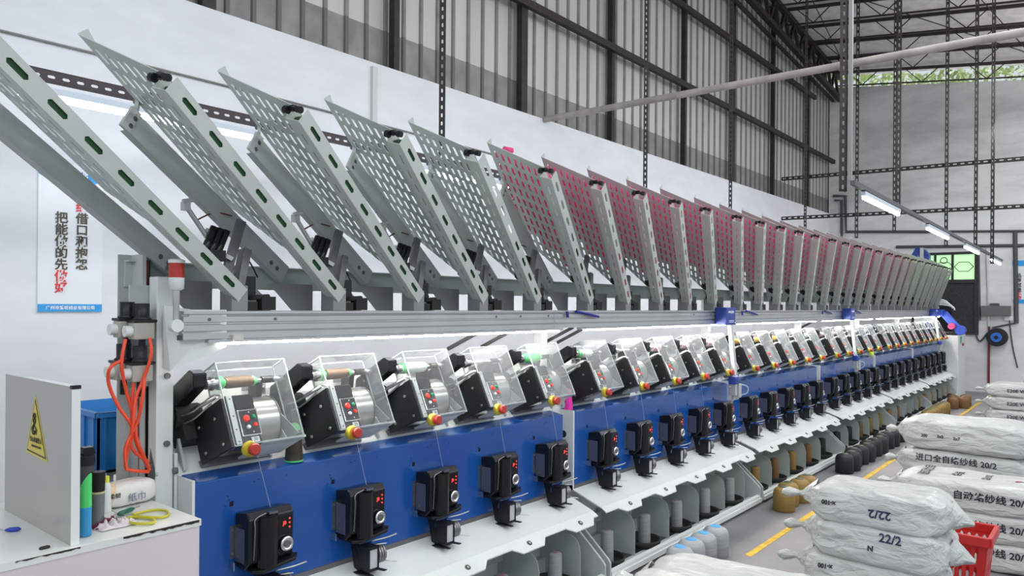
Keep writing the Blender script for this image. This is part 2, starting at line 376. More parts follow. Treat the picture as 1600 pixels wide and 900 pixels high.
# grid of slotted bars in the far part of the hall
GY = 13.2
for (u, vb, lab) in ((1338, 372, 'slotted upright in the far hall grid, leftmost'), (1397, 362, 'thin slotted upright just left of the thick one in the far grid'), (1403, 335, 'thick slotted upright in the far hall grid'), (1478, 385, 'slotted upright of the far grid above the dark door'), (1524, 393, 'slotted upright of the far grid right of the door'), (1550, 412, 'rightmost slotted upright of the far hall grid')):
    p = byY(u, vb, GY if u != 1403 else 12.0); o = slotted(zroof(p.x, p.y)-p.z, .07 if u == 1403 else .055, .04, .1, .06, .02).build('slotted_hanger', IRON)
    solid(weld(o), .003); o.location = p; o.rotation_euler.z = math.radians(35); tag(o, lab, 'hanger bar')
for (za, zb_, lab) in ((265, 245, 'upper level slotted crossbar of the far grid'), (334, 321, 'lower level slotted crossbar of the far grid')):
    p0 = byY(1141 if za == 265 else 1304, za+(15 if za == 265 else 0), GY+.05); p1 = byY(1640, zb_, GY+.05); p0.z = p1.z+.0
    p0.x = -4.7
    o = slotted(p1.x+1.5-p0.x, .06, .04, .1, .06, .02).build('slotted_crossbar', IRON); solid(weld(o), .003); o.location = (p0.x, GY+.06, p1.z+.08); o.rotation_euler = (0, math.radians(91), 0); tag(o, lab, 'crossbar')
# wall cables and conduits
def far(u, v, d=.02): p = byY(u, v, FY-d); return p
tag(MB().tube([(WX+.01, -1, 3.06), (WX+.01, 3, 3.10), (WX+.01, 9, 3.05)], .008, 6).build('wall_cable', mat('grey_cable', (.2, .2, .2))), 'thin grey cable along the white left wall above the rail', 'cable')
p = byX(583, 105, WX); tag(MB().box2((WX, p.y-.025, p.z-.5), (WX+.03, p.y+.025, p.z)).build('wall_conduit', mat('ivory_conduit', (.6, .6, .58))), 'short ivory conduit running down the white left wall', 'conduit')
CON = mat('dark_conduit', (.07, .07, .075), .5)
def fartube(name, pts, r, lab, cat='conduit', m=CON, sub=1):
    return tag(MB().tube([far(u, v, .04) for u, v in pts], r, 6, sub=sub).build(name, m), lab, cat)
fartube('wall_conduit', [(1302, 306), (1321, 306), (1322, 362), (1450, 362)], .03, 'dark conduit looping down from the wall corner above')
fartube('wall_conduit', [(1304, 313), (1315, 313), (1315, 400)], .025, 'inner dark conduit dropping down in the wall corner')
fartube('wall_conduit', [(1440, 362), (1600, 361), (1640, 361)], .022, 'dark conduit running level across the far wall at light height')
fartube('wall_conduit', [(1400, 386), (1640, 383)], .03, 'dark conduit running level just above the barred window')
fartube('wall_conduit', [(1528, 393), (1530, 500)], .03, 'dark conduit dropping right of the dark door')
fartube('wall_conduit', [(1586, 362), (1588, 505)], .04, 'dark conduit dropping beside the far poster')
fartube('wall_conduit', [(1542, 388), (1545, 515)], .02, 'pale conduit dropping behind the grey junction box', m=mat('ivory_conduit', (.6, .6, .58)))

# far door with barred transom
def farbox(u0, v0, u1, v1, d0, d1):
    a = byY(u0, v1, FY-d0); b = byY(u1, v0, FY-d0); return (a.x, FY-d1, a.z), (b.x, FY-d0, b.z)
DX0, DX1, DZ = -2.85, -2.17, 2.66; DB = 1.14
dr = empty('window_1', ((DX0+DX1)/2, FY, 0)); dr['kind'] = 'structure'; dr['label'] = 'dark shuttered window with barred green panes above'; dr['category'] = 'window'
DX0 = -3.2
DOORM = mat('dark_scuffed_door', (.028, .028, .03), .6, var=.6, scale=25)
m_ = MB()
for (xa, xb, za, zb_) in ((DX0-.05, DX0, DB, DZ+.05), (DX1, DX1+.07, DB, DZ+.05), (DX0-.05, DX1+.07, DB-.04, DB), (DX0, DX1, DZ, DZ+.05), (DX0, DX1, 2.10, 2.17), (-2.86, -2.82, 2.17, DZ), (-2.56, -2.52, 2.17, DZ)):
    m_.box2(*rel(dr, (xa, FY-.07, za), (xb, FY+.02, zb_)))
m_.build('frame', DOORM, dr)
m_ = MB(); m_.box2(*rel(dr, (DX0, FY-.04, DB), (DX1, FY-.02, 2.10))); m_.build('shutter', DOORM, dr)
m_ = MB(); m_.box2(*rel(dr, (DX0+.1, FY-.07, DB+.02), (-2.55, FY-.04, 1.75))); m_.build('inner_panel', mat('black_opening', (.008, .008, .008), .9), dr)
m_ = MB(); m_.box2(*rel(dr, (DX0, FY-.03, 2.17), (DX1, FY-.02, DZ))); m_.build('pane', mat('lit_green_pane', (.5, .85, .45), .3, emit=.7), dr)
m_ = MB()
for s in (0, 1):
    for q in range(3):
        cx = [-3.02, -2.69, -2.35][q]; zz = 2.42
        m_.tube(rel(dr, (cx-.16, FY-.05, zz), (cx-.08, FY-.05, zz+(.09 if s else -.09)), (cx+.08, FY-.05, zz+(.09 if s else -.09)), (cx+.16, FY-.05, zz)), .007, 6, sub=1)
m_.tube(rel(dr, *[(-2.69+.06*math.cos(t*.5236), FY-.05, 2.55+.06*math.sin(t*.5236)) for t in range(13)]), .008, 6, sub=1)
m_.build('window_bars', CON, dr)
# junction box, socket, hose reel, cables, red pipe, far poster
jb = empty('junction_box', byY(1558, 493, FY)); tag(jb, 'long grey metal junction box mounted on the far wall', 'electrical box')
a, b = farbox(1534, 478, 1580, 493, 0, .14); MB().box2(*rel(jb, a, b)).build('body', mat('grey_box_paint', (.13, .13, .13), .5), jb, bevel=.01)
a, b = farbox(1548, 474, 1562, 479, 0, .1); MB().box2(*rel(jb, a, b)).build('top_knob', CON, jb)
a, b = farbox(1570, 494, 1583, 501, 0, .05); sk = MB().box2(a, b).build('wall_socket', mat('white_socket', (.75, .76, .75), .4), bevel=.006); tag(sk, 'small white wall socket below the grey junction box', 'socket')
hr = empty('hose_reel', byY(1557, 527, FY-.2)); tag(hr, 'black hose reel with blue hub on the far wall', 'hose reel')
MB().lathe((0, .2, 0), (0, -.02, 0), [(0, .1), (.1, .17), (.9, .17), (1, .15)], 24).build('drum', RUBBER, hr)
MB().cyl((0, -.02, 0), (0, -.05, 0), .09, 20).build('hub', mat('bright_blue_plastic', (.02, .15, .6), .4), hr); MB().cyl((0, -.05, 0), (0, -.06, 0), .035, 12).build('hub_cap', BLACK, hr)
fartube('power_cable', [(1528, 498), (1525, 520), (1531, 533), (1543, 520)], .016, 'black cable looping from the plug left of the hose reel', 'cable', sub=5)
fartube('power_cable', [(1586, 505), (1570, 508), (1550, 512)], .014, 'dark cable from the far conduit to the hose reel', 'cable', sub=5)
fartube('power_cable', [(1577, 499), (1582, 540), (1590, 575)], .012, 'dark cable hanging straight down from the wall socket', 'cable', sub=5)
a, b = farbox(1543.5, 510, 1547.5, 600, 0, .06); MB().box2(a, b).build('red_standpipe', mat('dark_red_paint', (.16, .02, .025), .5)); o = bpy.data.objects['red_standpipe']; tag(o, 'dark red upright pipe on the far wall under the hose reel', 'pipe')
fp = empty('poster', byY(1591, 475, FY)); tag(fp, 'white slogan poster with blue header and foot on the far wall', 'poster')
PB = mat('poster_blue', (.02, .33, .75), .4); PW = mat('poster_white', (.78, .82, .86), .35); PR = mat('poster_red_ink', (.75, .03, .04), .5); PK = mat('poster_brown_ink', (.08, .06, .04), .5); WINK = mat('white_ink', (.9, .93, .95), .5)
a, b = farbox(1584, 407, 1630, 473, 0, .015); MB().box2(*rel(fp, a, b)).build('board', PW, fp)
a, b = farbox(1582, 406, 1630, 416, .015, .02); MB().box2(*rel(fp, a, b)).build('header', PB, fp)
a, b = farbox(1583, 468, 1630, 474, .015, .02); MB().box2(*rel(fp, a, b)).build('footer', PB, fp)
for s, u, v0, dv, mm in (('品质就是', 1592, 431, 7.4, PK), ('生命', 1592, 458, 7.4, PR)):
    for q, chh in enumerate(s):
        text('lettering', chh, .085, mm, fp, frame(byY(u, v0+dv*q, FY-.022)-fp.location, (1, 0, 0), (0, 0, 1)), .001, .002)

# poster on the left wall
ps = empty('poster', (WX, 1.68, 1.54)); tag(ps, 'tall white slogan poster on the left wall, blue header and footer', 'poster')
MB().box2(*rel(ps, (WX, 1.515, 1.54), (WX+.012, 1.86, 2.37))).build('board', PW, ps)
MB().box2(*rel(ps, (WX+.012, 1.515, 1.54), (WX+.014, 1.86, 1.585))).build('footer', PB, ps)
m_ = MB(); pol = [(WX+.012, 1.515, 2.37), (WX+.012, 1.86, 2.37)]+[(WX+.012, 1.86-.345*t/8, 2.37-.10*math.sin(math.pi*(.12+.76*t/8))) for t in range(9)]
m_.prism(rel(ps, *pol), (.002, 0, 0)); m_.build('header', PB, ps)
def ptext(s, y, z, size, mm, nm='lettering', bold=.0014): return text(nm, s, size, mm, ps, frame(Vector((WX+.016, y, z))-ps.location, (0, 1, 0), (0, 0, 1)), .0006, bold)
yr, yl = 1.745, 1.635
for q, chh in enumerate('拒绝借口和抱怨'): ptext(chh, yr, 2.225-.068*q, .070, PR if q < 2 else PK)
for q, chh in enumerate('把能做的先做好'): ptext(chh, yl, 2.085-.068*q, .070, PR if q > 4 else PK)
ptext('广州市爱旺线业有限公司', 1.6875, 1.562, .024, WINK, bold=.0004); ptext('爱旺', 1.745, 2.345, .05, WINK)

# foliage seen through the gap over the far wall
LEAF = mat('sunlit_leaves', (.50, .62, .28), .6, var=.4, scale=2)
m_ = MB()
for i in range(9000):
    x = random.uniform(-6, 3.5); y = FY+random.uniform(.9, 2.6); z = random.uniform(5.2, 7.9)
    if noise.noise(Vector((x*1.3, y, z*1.6))) < -.12: continue
    s = random.uniform(.05, .12); a = Vector((random.uniform(-1, 1), random.uniform(-1, 1), random.uniform(-1, 1))).normalized(); b = a.orthogonal().normalized()
    c = Vector((x, y, z)); m_.add([c-a*s, c-b*s*.45, c+a*s, c+b*s*.45], [(0, 1, 2, 3)])
tag(m_.build('tree_foliage', LEAF, fixn=False), 'sunlit green tree leaves outside above the far wall', 'foliage', kind='stuff')

# ---------------------------------------------------------------- the winding machine
def YS(k): return 1.455+.45*k+.08*(k//5)
def SEC(s): return 1.275+2.33*s, 1.275+2.33*s+2.245      # section start / end
BX, BXR = -2.50, -2.60
for s in range(6):
    y0, y1 = SEC(s); L = y1-y0
    t = empty('machine_section', (BX, y0, 0)); tag(t, f'blue and white base section of the winding machine, {ordn(s)} from near end', 'machine base', 'base sections of the winding machine')
    def q(x, y, z): return (x-BX, y, z)
    m_ = MB(); m_.prism([q(BX, .012, .53), q(BX, .012, .964), q(BXR, .012, .980), q(BXR, .012, .53)], (0, L-.03, 0))
    m_.build('blue_front_panel', BLUE, t, bevel=.004)
    m_ = MB()
    for k in range(5):
        yy = YS(5*s+k)-y0
        m_.box((.0005, yy-.03, .865), (.002, .014, .018))
        for (dy, dz) in ((-.04, .88), (-.045, .895), (.06, .93), (.08, .935), (-.055, .862), (.2, .93)): m_.box((.0005, yy+dy, dz), (.0015, .004, .004))
    m_.build('panel_hole', mat('dark_hole', (.004, .004, .006), .9), t)
    m_ = MB(); m_.box2(q(-2.498, 0, .50), q(-3.0, .012, .975)); m_.build('end_plate', WHITE, t, bevel=.003)
    m_ = MB(); m_.lathe(q(BX-.07, -.001, .83), q(BX-.07, .002, .83), [(0, .022), (1, .022)], 16); m_.build('cable_hole', BLACK, t)
    m_ = MB(); m_.prism([q(-2.60, 0, .06), q(-2.60, 0, .979), q(-2.61, 0, .990), q(-2.66, 0, 1.04), q(-2.74, 0, 1.075), q(-2.78, 0, 1.08), q(-3.05, 0, 1.08), q(-3.05, 0, .06)], (0, 2.33, 0)); m_.build('white_body', WHITE, t, bevel=.005)
    m_ = MB(); m_.box2(q(-2.50, .0, .505), q(-2.56, L, .53)); m_.build('seam_strip', DGREY, t)
    # apron: slope, crease, toothed lip
    m_ = MB(); m_.prism([q(-2.53, 0, .520), q(-2.30, 0, .437), q(-2.30, 0, .430), q(-2.53, 0, .512)], (0, L, 0))
    pts = [(0, 0)]
    for k in range(5):
        yy = YS(5*s+k)-y0+.12
        for (dy, o_) in ((-.17, 0), (-.12, 1), (.05, 1), (.10, 0)): pts.append((max(0.001, min(L-.001, yy+dy)), o_))
    pts.append((L, 0)); pts = sorted(pts)
    for (ya, oa), (yb, ob) in zip(pts[:-1], pts[1:]):
        if yb-ya < 1e-4: continue
        xa = .035+.035*oa; xb = .035+.035*ob
        m_.add([q(-2.30, ya, .437), q(-2.30, yb, .437), q(-2.30+xb, yb, .437-xb*.62), q(-2.30+xa, ya, .437-xa*.62)], [(0, 1, 2, 3)])
        m_.add([q(-2.30, ya, .434), q(-2.30, yb, .434), q(-2.30+xb, yb, .431-xb*.62), q(-2.30+xa, ya, .431-xa*.62)], [(3, 2, 1, 0)])
        m_.add([q(-2.30+xa, ya, .437-xa*.62), q(-2.30+xb, yb, .437-xb*.62), q(-2.30+xb, yb, .431-xb*.62), q(-2.30+xa, ya, .431-xa*.62)], [(0, 1, 2, 3)])
    m_.build('apron', WHITE, t)
    m_ = MB()
    for k in range(5):
        yy = YS(5*s+k)-y0+.085; nn = Vector((.527, 0, .85)); c = Vector(q(-2.262, yy, .4145)); m_.lathe(c, c+nn*.003, [(0, .014), (1, .014)], 14)
        m_.lathe(c, c+nn*.004, [(0, .006), (1, .006)], 10, 1)
    build_each(m_, 'lip_eyelet', [mat('dull_eyelet', (.12, .1, .09), .4, .8), GREYP], t)
    # supply rack
    r_ = empty('supply_rack', (BX, y0, 0)); tag(r_, f'grey low rack holding thread cones under the apron, {ordn(s)} from near end', 'thread rack', 'low thread cone racks')
    m_ = MB(); m_.prism([q(-2.235, .02, .045), q(-2.235, .02, .075), q(-2.26, .02, .08), q(-2.27, .02, .06), q(-2.30, .02, .055), q(-2.30, .02, .045)], (0, 2.27, 0)); m_.box2(q(-2.225, .02, .025), q(-2.235, 2.29, .055)); m_.build('front_rail', WHITE, r_)
    m_ = MB(); m_.box2(q(-2.56, .02, .05), q(-2.60, 2.29, .14)); m_.box2(q(-2.56, .02, .22), q(-2.60, 2.29, .28)); build_each(m_, 'rear_rail', GREYP, r_, bevel=.003)
    m_ = MB(); m_.box2(q(-2.43, .02, .035), q(-2.46, 2.29, .05)); m_.box2(q(-2.31, .02, .035), q(-2.33, 2.29, .05)); build_each(m_, 'pan_rail', GREYP, r_)
    for yy in (0.0, 2.275):
        m_ = MB(); m_.prism([q(-2.6, yy, .03), q(-2.6, yy, .40), q(-2.54, yy, .40), q(-2.25, yy, .15), q(-2.235, yy, .13), q(-2.235, yy, .02)], (0, .014, 0)); m_.build('end_gusset', GREYP, r_, bevel=.003)
    for yy in (.08, 2.2):
        m_ = MB(); m_.box2(q(-2.45, yy-.03, 0), q(-2.56, yy+.03, .035)); m_.build('foot', DGREY, r_)
    for k in range(5):
        yy = YS(5*s+k)-y0+.235
        if k == 4: yy -= .07
        pr = [(-2.60, .05), (-2.60, .29), (-2.58, .305), (-2.38, .305), (-2.345, .29), (-2.325, .26), (-2.315, .21), (-2.315, .05)]
        m_ = MB(); m_.prism([q(x, yy, z) for x, z in pr], (0, .003, 0)); m_.build('divider', SHEET, r_)
    m_ = MB()
    for k in range(5):
        yy = YS(5*s+k)-y0-.1; m_.bar(q(-2.55, yy, .40), q(-2.50, yy+.05, .30), .012, .035)
    build_each(m_, 'thread_guide_strut', ALU, r_)
# closing frame at the near end
nf = empty('machine_end_post', (-2.62, 1.26, 0)); tag(nf, 'white upright end frame post at the near end of machine', 'machine frame')
MB().box2(*rel(nf, (-2.60, 1.262, .06), (-2.76, 1.274, 1.06))).build('lower_plate', WHITE, nf, bevel=.003)
m_ = MB(); m_.box2(*rel(nf, (-2.60, 1.195, 0), (-2.66, 1.256, 1.69))); m_.build('post', WHITE, nf, bevel=.003)
m_ = MB(); m_.box2(*rel(nf, (-2.67, 1.175, .3), (-2.76, 1.19, 1.77))); m_.box2(*rel(nf, (-2.76, 1.13, .3), (-2.765, 1.19, 1.77))); m_.build('rear_angle', GREYP, nf, bevel=.002)
m_ = MB(); m_.prism(rel(nf, (-2.58, 1.21, 1.59), (-2.50, 1.27, 1.575), (-2.50, 1.40, 1.575), (-2.50, 1.40, 1.44), (-2.55, 1.22, 1.36), (-2.58, 1.21, 1.37)), (-.008, 0, 0)); m_.build('gusset', WHITE, nf)
m_ = MB()
for z in (1.72, 1.5, 1.34, 1.1, 1.54): m_.cyl(*rel(nf, (-2.60, 1.232, z), (-2.592, 1.232, z)), .011, 10)
for (y, z) in ((1.266, 1.00), (1.266, .84), (1.266, .73)): m_.cyl(*rel(nf, (-2.59, y-.012, z), (-2.59, y, z)), .012, 10)
build_each(m_, 'bolt', DGREY, nf)
m_ = MB(); m_.box2(*rel(nf, (-2.665, 1.13, 1.30), (-2.675, 1.20, 1.66))); m_.build('regulator_plate', GREYP, nf, bevel=.002)
m_ = MB()
for i in range(4): m_.tube(rel(nf, (-2.68, 1.185+.006*i, 1.75), (-2.69, 1.175+.01*i, 1.4), (-2.685, 1.18+.008*i, .9), (-2.68, 1.19, .5)), .005, 6, mi=i % 2)
build_each(m_, 'cable_bundle', [mat('dark_red_cable', (.2, .03, .03), .5), BLACK], nf)

# overhead rail of the machine
rl = empty('overhead_rail', (BX, 1.24, 1.46)); tag(rl, 'long aluminium overhead rail running above the winding heads', 'machine rail')
RE = 15.15
def q(x, y, z): return (x-BX, y-1.24, z-1.46)
m_ = MB()
prof = [(-2.62, 1.47), (-2.50, 1.47), (-2.50, 1.492), (-2.512, 1.492), (-2.512, 1.500), (-2.50, 1.500), (-2.50, 1.520), (-2.506, 1.524), (-2.506, 1.528), (-2.50, 1.532), (-2.50, 1.550), (-2.512, 1.552), (-2.512, 1.558), (-2.495, 1.560), (-2.495, 1.570), (-2.62, 1.570)]
yb = 1.24
while yb < RE-.2:
    ye = min(yb+2.17 if yb < 1.3 else yb+2.33, RE); m_.prism([q(x, yb, z) for x, z in prof], (0, ye-yb-.003, 0)); yb = ye
m_.build('profile', ALU, rl)
m_ = MB(); m_.box2(q(-2.513, 1.25, 1.491), q(-2.514, RE, 1.501)); m_.box2(q(-2.513, 1.25, 1.551), q(-2.514, RE, 1.559)); m_.box2(q(-2.501, 1.236, 1.468), q(-2.6, 1.24, 1.485)); m_.build('groove', ALUD, rl)
m_ = MB()
for y in (1.335, 1.6, 2.9, 3.1, 3.35, 5.2, 5.5): m_.cyl(q(-2.503, y, 1.54), q(-2.497, y, 1.54), .006, 10)
build_each(m_, 'screw', DGREY, rl)
m_ = MB(); m_.box2(q(-2.485, 1.42, 1.462), q(-2.50, 1.46, 1.485)); m_.build('cable_clip', mat('ivory_clip', (.6, .58, .52), .5), rl)
for s in range(6):
    ya = SEC(s)[0]+.12; ye = SEC(s)[1]-.06
    if s == 0: ya = 1.38
    MB().box2(q(-2.515, ya, 1.449), q(-2.50, ye, 1.456)).build('led_strip', LED, rl)
    MB().box2(q(-2.53, ya-.05, 1.457), q(-2.495, ye+.03, 1.468)).build('led_holder', ALU, rl)
CBLUE = mat('blue_cable', (.01, .02, .3), .4)
for y in (3.52, 6.1, 8.3, 9.5): m_ = MB(); m_.tube([q(-2.49, y, 1.565), q(-2.485, y, 1.53)], .008, 6); m_.tube([q(-2.485, y+.08, 1.565), q(-2.48, y+.2, 1.55), q(-2.485, y+.33, 1.532)], .008, 6); build_each(m_, 'blue_cable', CBLUE, rl)
for y in (2.95, 3.22, 3.80, 3.95, 8.6):
    m_ = MB(); m_.bar(q(-2.64, y, 1.465), q(-2.80, y-.10, 1.36), .05, .02, (0, 0, 1)); m_.build('black_brace', BLACK, rl, bevel=.002)
m_ = MB(); m_.box2(q(-2.75, 1.15, 1.655), q(-2.76, RE, 1.745)); m_.box2(q(-2.72, 1.15, 1.745), q(-2.76, RE, 1.75)); m_.build('rear_beam', SHEET, rl)
m_ = MB()
for s in range(7):
    yy = 1.24+2.33*s if s < 6 else RE-.05
    m_.box2(q(-2.70, yy-.02, 1.0), q(-2.76, yy+.04, 1.66))
build_each(m_, 'support_post', WHITE, rl)
m_ = MB(); m_.box2(q(-2.62, 1.24, 1.555), q(-2.76, RE, 1.565)); m_.build('rear_deck', GREYP, rl)
m_ = MB(); m_.box2(q(-2.80, 1.28, 1.215), q(-2.84, RE, 1.275)); m_.box2(q(-2.797, 1.28, 1.235), q(-2.80, RE, 1.255), 1); m_.build('drive_rail', [ALU, ALUD], rl)
# back strip
# signal light
sg = empty('signal_light', (-2.50, 1.235, 1.52)); tag(sg, 'red warning beacon on a white bracket at the near rail end', 'warning light')
MB().lathe((0, -.02, .0), (0, -.02, .14), [(0, .010), (.5, .010), (.55, .012), (1, .012)], 12).build('stem', ALU, sg)
MB().lathe((-.02, -.02, .0), (.012, -.02, .0), [(0, .022), (1, .022)], 16).build('swivel', WHITE, sg)
MB().lathe((0, -.02, .12), (0, -.02, .165), [(0, .012), (.15, .024), (1, .026)], 20).build('base', WHITE, sg)
MB().lathe((0, -.02, .165), (0, -.02, .215), [(0, .0255), (1, .0255)], 20).build('lens', mat('red_beacon_lens', (.45, .03, .02), .25, var=.2, scale=60), sg)
MB().lathe((0, -.02, .215), (0, -.02, .228), [(0, .027), (.8, .027), (1, .02)], 20).build('cap', WHITE, sg)

# ---------------------------------------------------------------- bobbin magazines
DH = Vector((.35, -.874, .598)).normalized(); EH = Vector((-.944, -.193, .27)); EH = (EH-DH*EH.dot(DH)).normalized(); NH = DH.cross(EH)
def mp(s, t, n=0): return DH*s+EH*t+NH*n
SK = .32
mg = empty('bobbin_magazine', (-2.53, 0, 1.672))
m_ = MB(); slot_grid(m_, lambda s, t: mp(s+SK*(t-.02), t), 0, 1.125, .02, .326, 13, 8, .060, .0135, .03, .012)
sh = weld(m_.build('perforated_sheet', SHEET, mg, fixn=False))
bm = bmesh.new(); bm.from_mesh(sh.data)
pa, pb = mp(.42, .326), mp(.03, .02); nrm = (pb-pa).cross(NH).normalized()
if nrm.dot(mp(1, .2)-pa) < 0: nrm = -nrm
bmesh.ops.bisect_plane(bm, geom=bm.verts[:]+bm.edges[:]+bm.faces[:], plane_co=pa, plane_no=nrm, clear_inner=True); bm.to_mesh(sh.data); bm.free(); solid(sh, .0025)
m_ = MB()
m_.prism([mp(.42, .326), mp(1.225, .326), mp(1.215, .326, -.035), mp(1.12, .326, -.012), mp(.42, .326, -.012)], EH*.0025)
m_.prism([mp(.03, .02), mp(.42, .326), mp(.42, .326, -.018), mp(.03, .02, -.018)], (mp(0, 0, 0)-DH*.002))
m_.build('edge_flange', SHEET, mg)
m_ = MB()
slot_grid(m_, lambda s, t: mp(s, t, .055), -.015, 1.12, -.045, .018, 12, 1, .052, .005, .05, .004)
slot_grid(m_, lambda s, t: mp(s, -.045, t), -.015, 1.12, 0, .055, 8, 1, .072, .017, .02, .014)
m_.add([mp(-.015, .018, .055), mp(1.12, .018, .055), mp(1.12, .018, 0), mp(-.015, .018, 0)], [(0, 1, 2, 3)])
m_.add([mp(-.015, .018, -.006), mp(1.12, .018, -.006), mp(1.12, .024, -.006), mp(-.015, .024, -.006)], [(0, 1, 2, 3)])
bmn = weld(m_.build('slotted_channel', mat('pale_channel_paint', (.56, .60, .57), .4, var=.05, scale=7), mg, fixn=False)); solid(bmn, .0025)
m_ = MB(); m_.prism([mp(-.015, -.045, 0), mp(-.015, .018, 0), mp(-.015, .018, .057), mp(-.015, -.045, .057)], DH*-.004); m_.box(mp(-.02, -.02, .03), (.012, .012, .012), None); m_.build('channel_end', WHITE, mg)
m_ = MB(); c = mp(1.135, .0, .02); m_.cyl(c-EH*.035, c+EH*.03, .006, 8); m_.cyl(c+EH*.012+NH*.012, c+EH*.03+NH*.012, .014, 10); m_.cyl(c-EH*.04, c-EH*.02, .012, 10); m_.box(c, (.02, .015, .02)); m_.build('top_clamp', BLACK, mg)
# arm
A0 = Vector((-.17, -.13, .048)); A1 = Vector((.035, -.842, .518))
m_ = MB(); dA = (A1-A0).normalized(); sd = dA.cross(Vector((0, 0, 1))).normalized(); un = sd.cross(dA)
m_.bar(A0, A1, .003, .075, un if False else (0, 0, 1)); cc = -un*.037
m_.bar(A0+cc+sd*.015, A1+cc+sd*.015, .032, .003)
m_.build('support_arm', GREYP, mg)
m_ = MB(); e1 = mp(.98, .326); m_.bar(A1+dA*-.01, A1+dA*.03, .012, .085); m_.bar(A1+un*.02, e1+DH*-.03, .012, .028)
m_.build('arm_bracket', GREYP, mg, bevel=.002)
m_ = MB()
for o_ in (-.02, .012): m_.cyl(A1+un*o_+sd*-.006, A1+un*o_+sd*.014, .009, 8)
for b_ in (.06, .10): m_.cyl(A0+dA*b_-sd*.006-un*.01, A0+dA*b_+sd*.014-un*.01, .009, 8)
m_.cyl(e1+DH*-.03, e1+DH*-.03+EH*.012, .01, 8); build_each(m_, 'bolt', DGREY, mg)
# feeder under the magazine
def L(x, y, z): return Vector((x+2.53, y, z-1.672))
m_ = MB(); m_.bar(L(-2.53, -.055, 1.66), L(-2.55, .03, 1.91), .035, .016, (1, 0, 0)); m_.bar(L(-2.52, .0, 1.66), L(-2.54, .04, 1.80), .03, .045, (1, 0, 0)); m_.build('feeder_bracket', DGREY, mg, bevel=.002)
m_ = MB()
for o_ in (0, .024, .048): m_.cyl(L(-2.53, -.095-o_, 1.735+o_*.2), L(-2.54, -.035-o_, 1.865+o_*.2), .014, 10)
m_.box(L(-2.53, -.10, 1.77), (.045, .09, .04)); build_each(m_, 'feeder_cylinder', BLACKG, mg)
m_ = MB(); m_.cyl(L(-2.55, -.19, 1.95), L(-2.55, -.10, 1.83), .009, 8); m_.box(L(-2.55, -.185, 1.94), (.03, .022, .03)); m_.cyl(L(-2.54, -.20, 1.955), L(-2.54, -.16, 1.965), .008, 8); m_.cyl(L(-2.55, -.11, 1.86), L(-2.55, -.08, 1.85), .012, 8); m_.bar(L(-2.56, -.08, 1.80), L(-2.52, -.02, 1.76), .03, .015); m_.build('piston_linkage', ALU, mg)
m_ = MB(); m_.tube([L(-2.56, -.18, 1.94), L(-2.57, -.13, 1.88), L(-2.58, -.08, 1.84), L(-2.57, -.02, 1.86)], .0035, 6); m_.tube([L(-2.6, -.12, 1.90), L(-2.6, -.05, 1.935), L(-2.6, .02, 1.93)], .003, 6); m_.tube([L(-2.6, .06, 1.78), L(-2.61, .10, 1.76), L(-2.6, .13, 1.70)], .003, 6, 1); build_each(m_, 'air_line', [mat('dark_red_cable', (.3, .03, .03)), BLACK], mg)
m_ = MB(); m_.box2(L(-2.50, -.035, 1.57), L(-2.585, .03, 1.665)); m_.build('foot_post', MGREY, mg, bevel=.003)
m_ = MB(); m_.prism([L(-2.65, -.24, 1.68), L(-2.65, -.03, 1.68), L(-2.65, -.03, 1.57), L(-2.65, -.13, 1.57)], (-.004, 0, 0)); m_.prism([L(-2.60, .03, 1.68), L(-2.60, .12, 1.66), L(-2.60, .19, 1.60), L(-2.60, .19, 1.57), L(-2.60, .03, 1.57)], (-.004, 0, 0)); build_each(m_, 'foot_gusset', MGREY, mg)
m_ = MB(); m_.box2(L(-2.51, .035, 1.57), L(-2.56, .075, 1.605)); m_.cyl(L(-2.52, .03, 1.65), L(-2.52, .06, 1.63), .018, 10); m_.box2(L(-2.52, .10, 1.573), L(-2.56, .16, 1.625)); m_.box2(L(-2.515, .02, 1.64), L(-2.57, .07, 1.70)); m_.cyl(L(-2.52, .045, 1.62), L(-2.54, .14, 1.625), .010, 8); m_.box2(L(-2.505, -.05, 1.66), L(-2.56, -.02, 1.70)); build_each(m_, 'release_gate', RUBBER, mg)
liner = {}
def liner_mesh(name, mm, s0, s1, parent):
    m_ = MB()
    n = max(1, int((s1-s0)/.055))
    for i in range(n):
        c = mp(s0+(i+.5)*(s1-s0)/n, -.0135, .027); m_.lathe(c-EH*.027, c+EH*.027, [(0, .029), (1, .022)], 8)
    return m_.build('thread_column', mm, parent)
def bob_mesh(mm):
    m_ = MB()
    for i in range(24):
        s = .03+i*.0448
        for j in range(3):
            t = .028+j*.098; ss = s+SK*(t-.02)
            lo = mp(ss, t)
            # stay above the diagonal lower edge
            if ss < .10+(t+.05)*.39/.306+.02: continue
            c = mp(ss, t, -.021); hue = random.uniform(-.002, .002)
            m_.lathe(c, c+EH*.09, [(0, .015), (.05, .021+hue), (.9, .019+hue), (1, .013)], 8)
    return m_
mags = []
def mag_col(k): return 'green' if k < 5 else ('pink' if k < 23 else 'cream')
bobdata = {}
for k in range(30):
    o = mg if k == 0 else copy_tree(mg); mags.append(o)
for k, o in enumerate(mags):
    o.location = (-2.53, YS(k), 1.672)
    c = mag_col(k)
    look = 'empty pale green-grey slotted magazine' if k < 4 else ('slotted magazine starting to show pink bobbins' if k in (4, 5) else ('slotted magazine packed with pink bobbins' if c == 'pink' else 'slotted magazine packed with pale olive bobbins'))
    if k == 4: look = 'empty slotted magazine half filled with green in its channel'
    tag(o, f'{look}, {ordn(k)} from near end', 'bobbin magazine', 'slanting magazines above the rail')
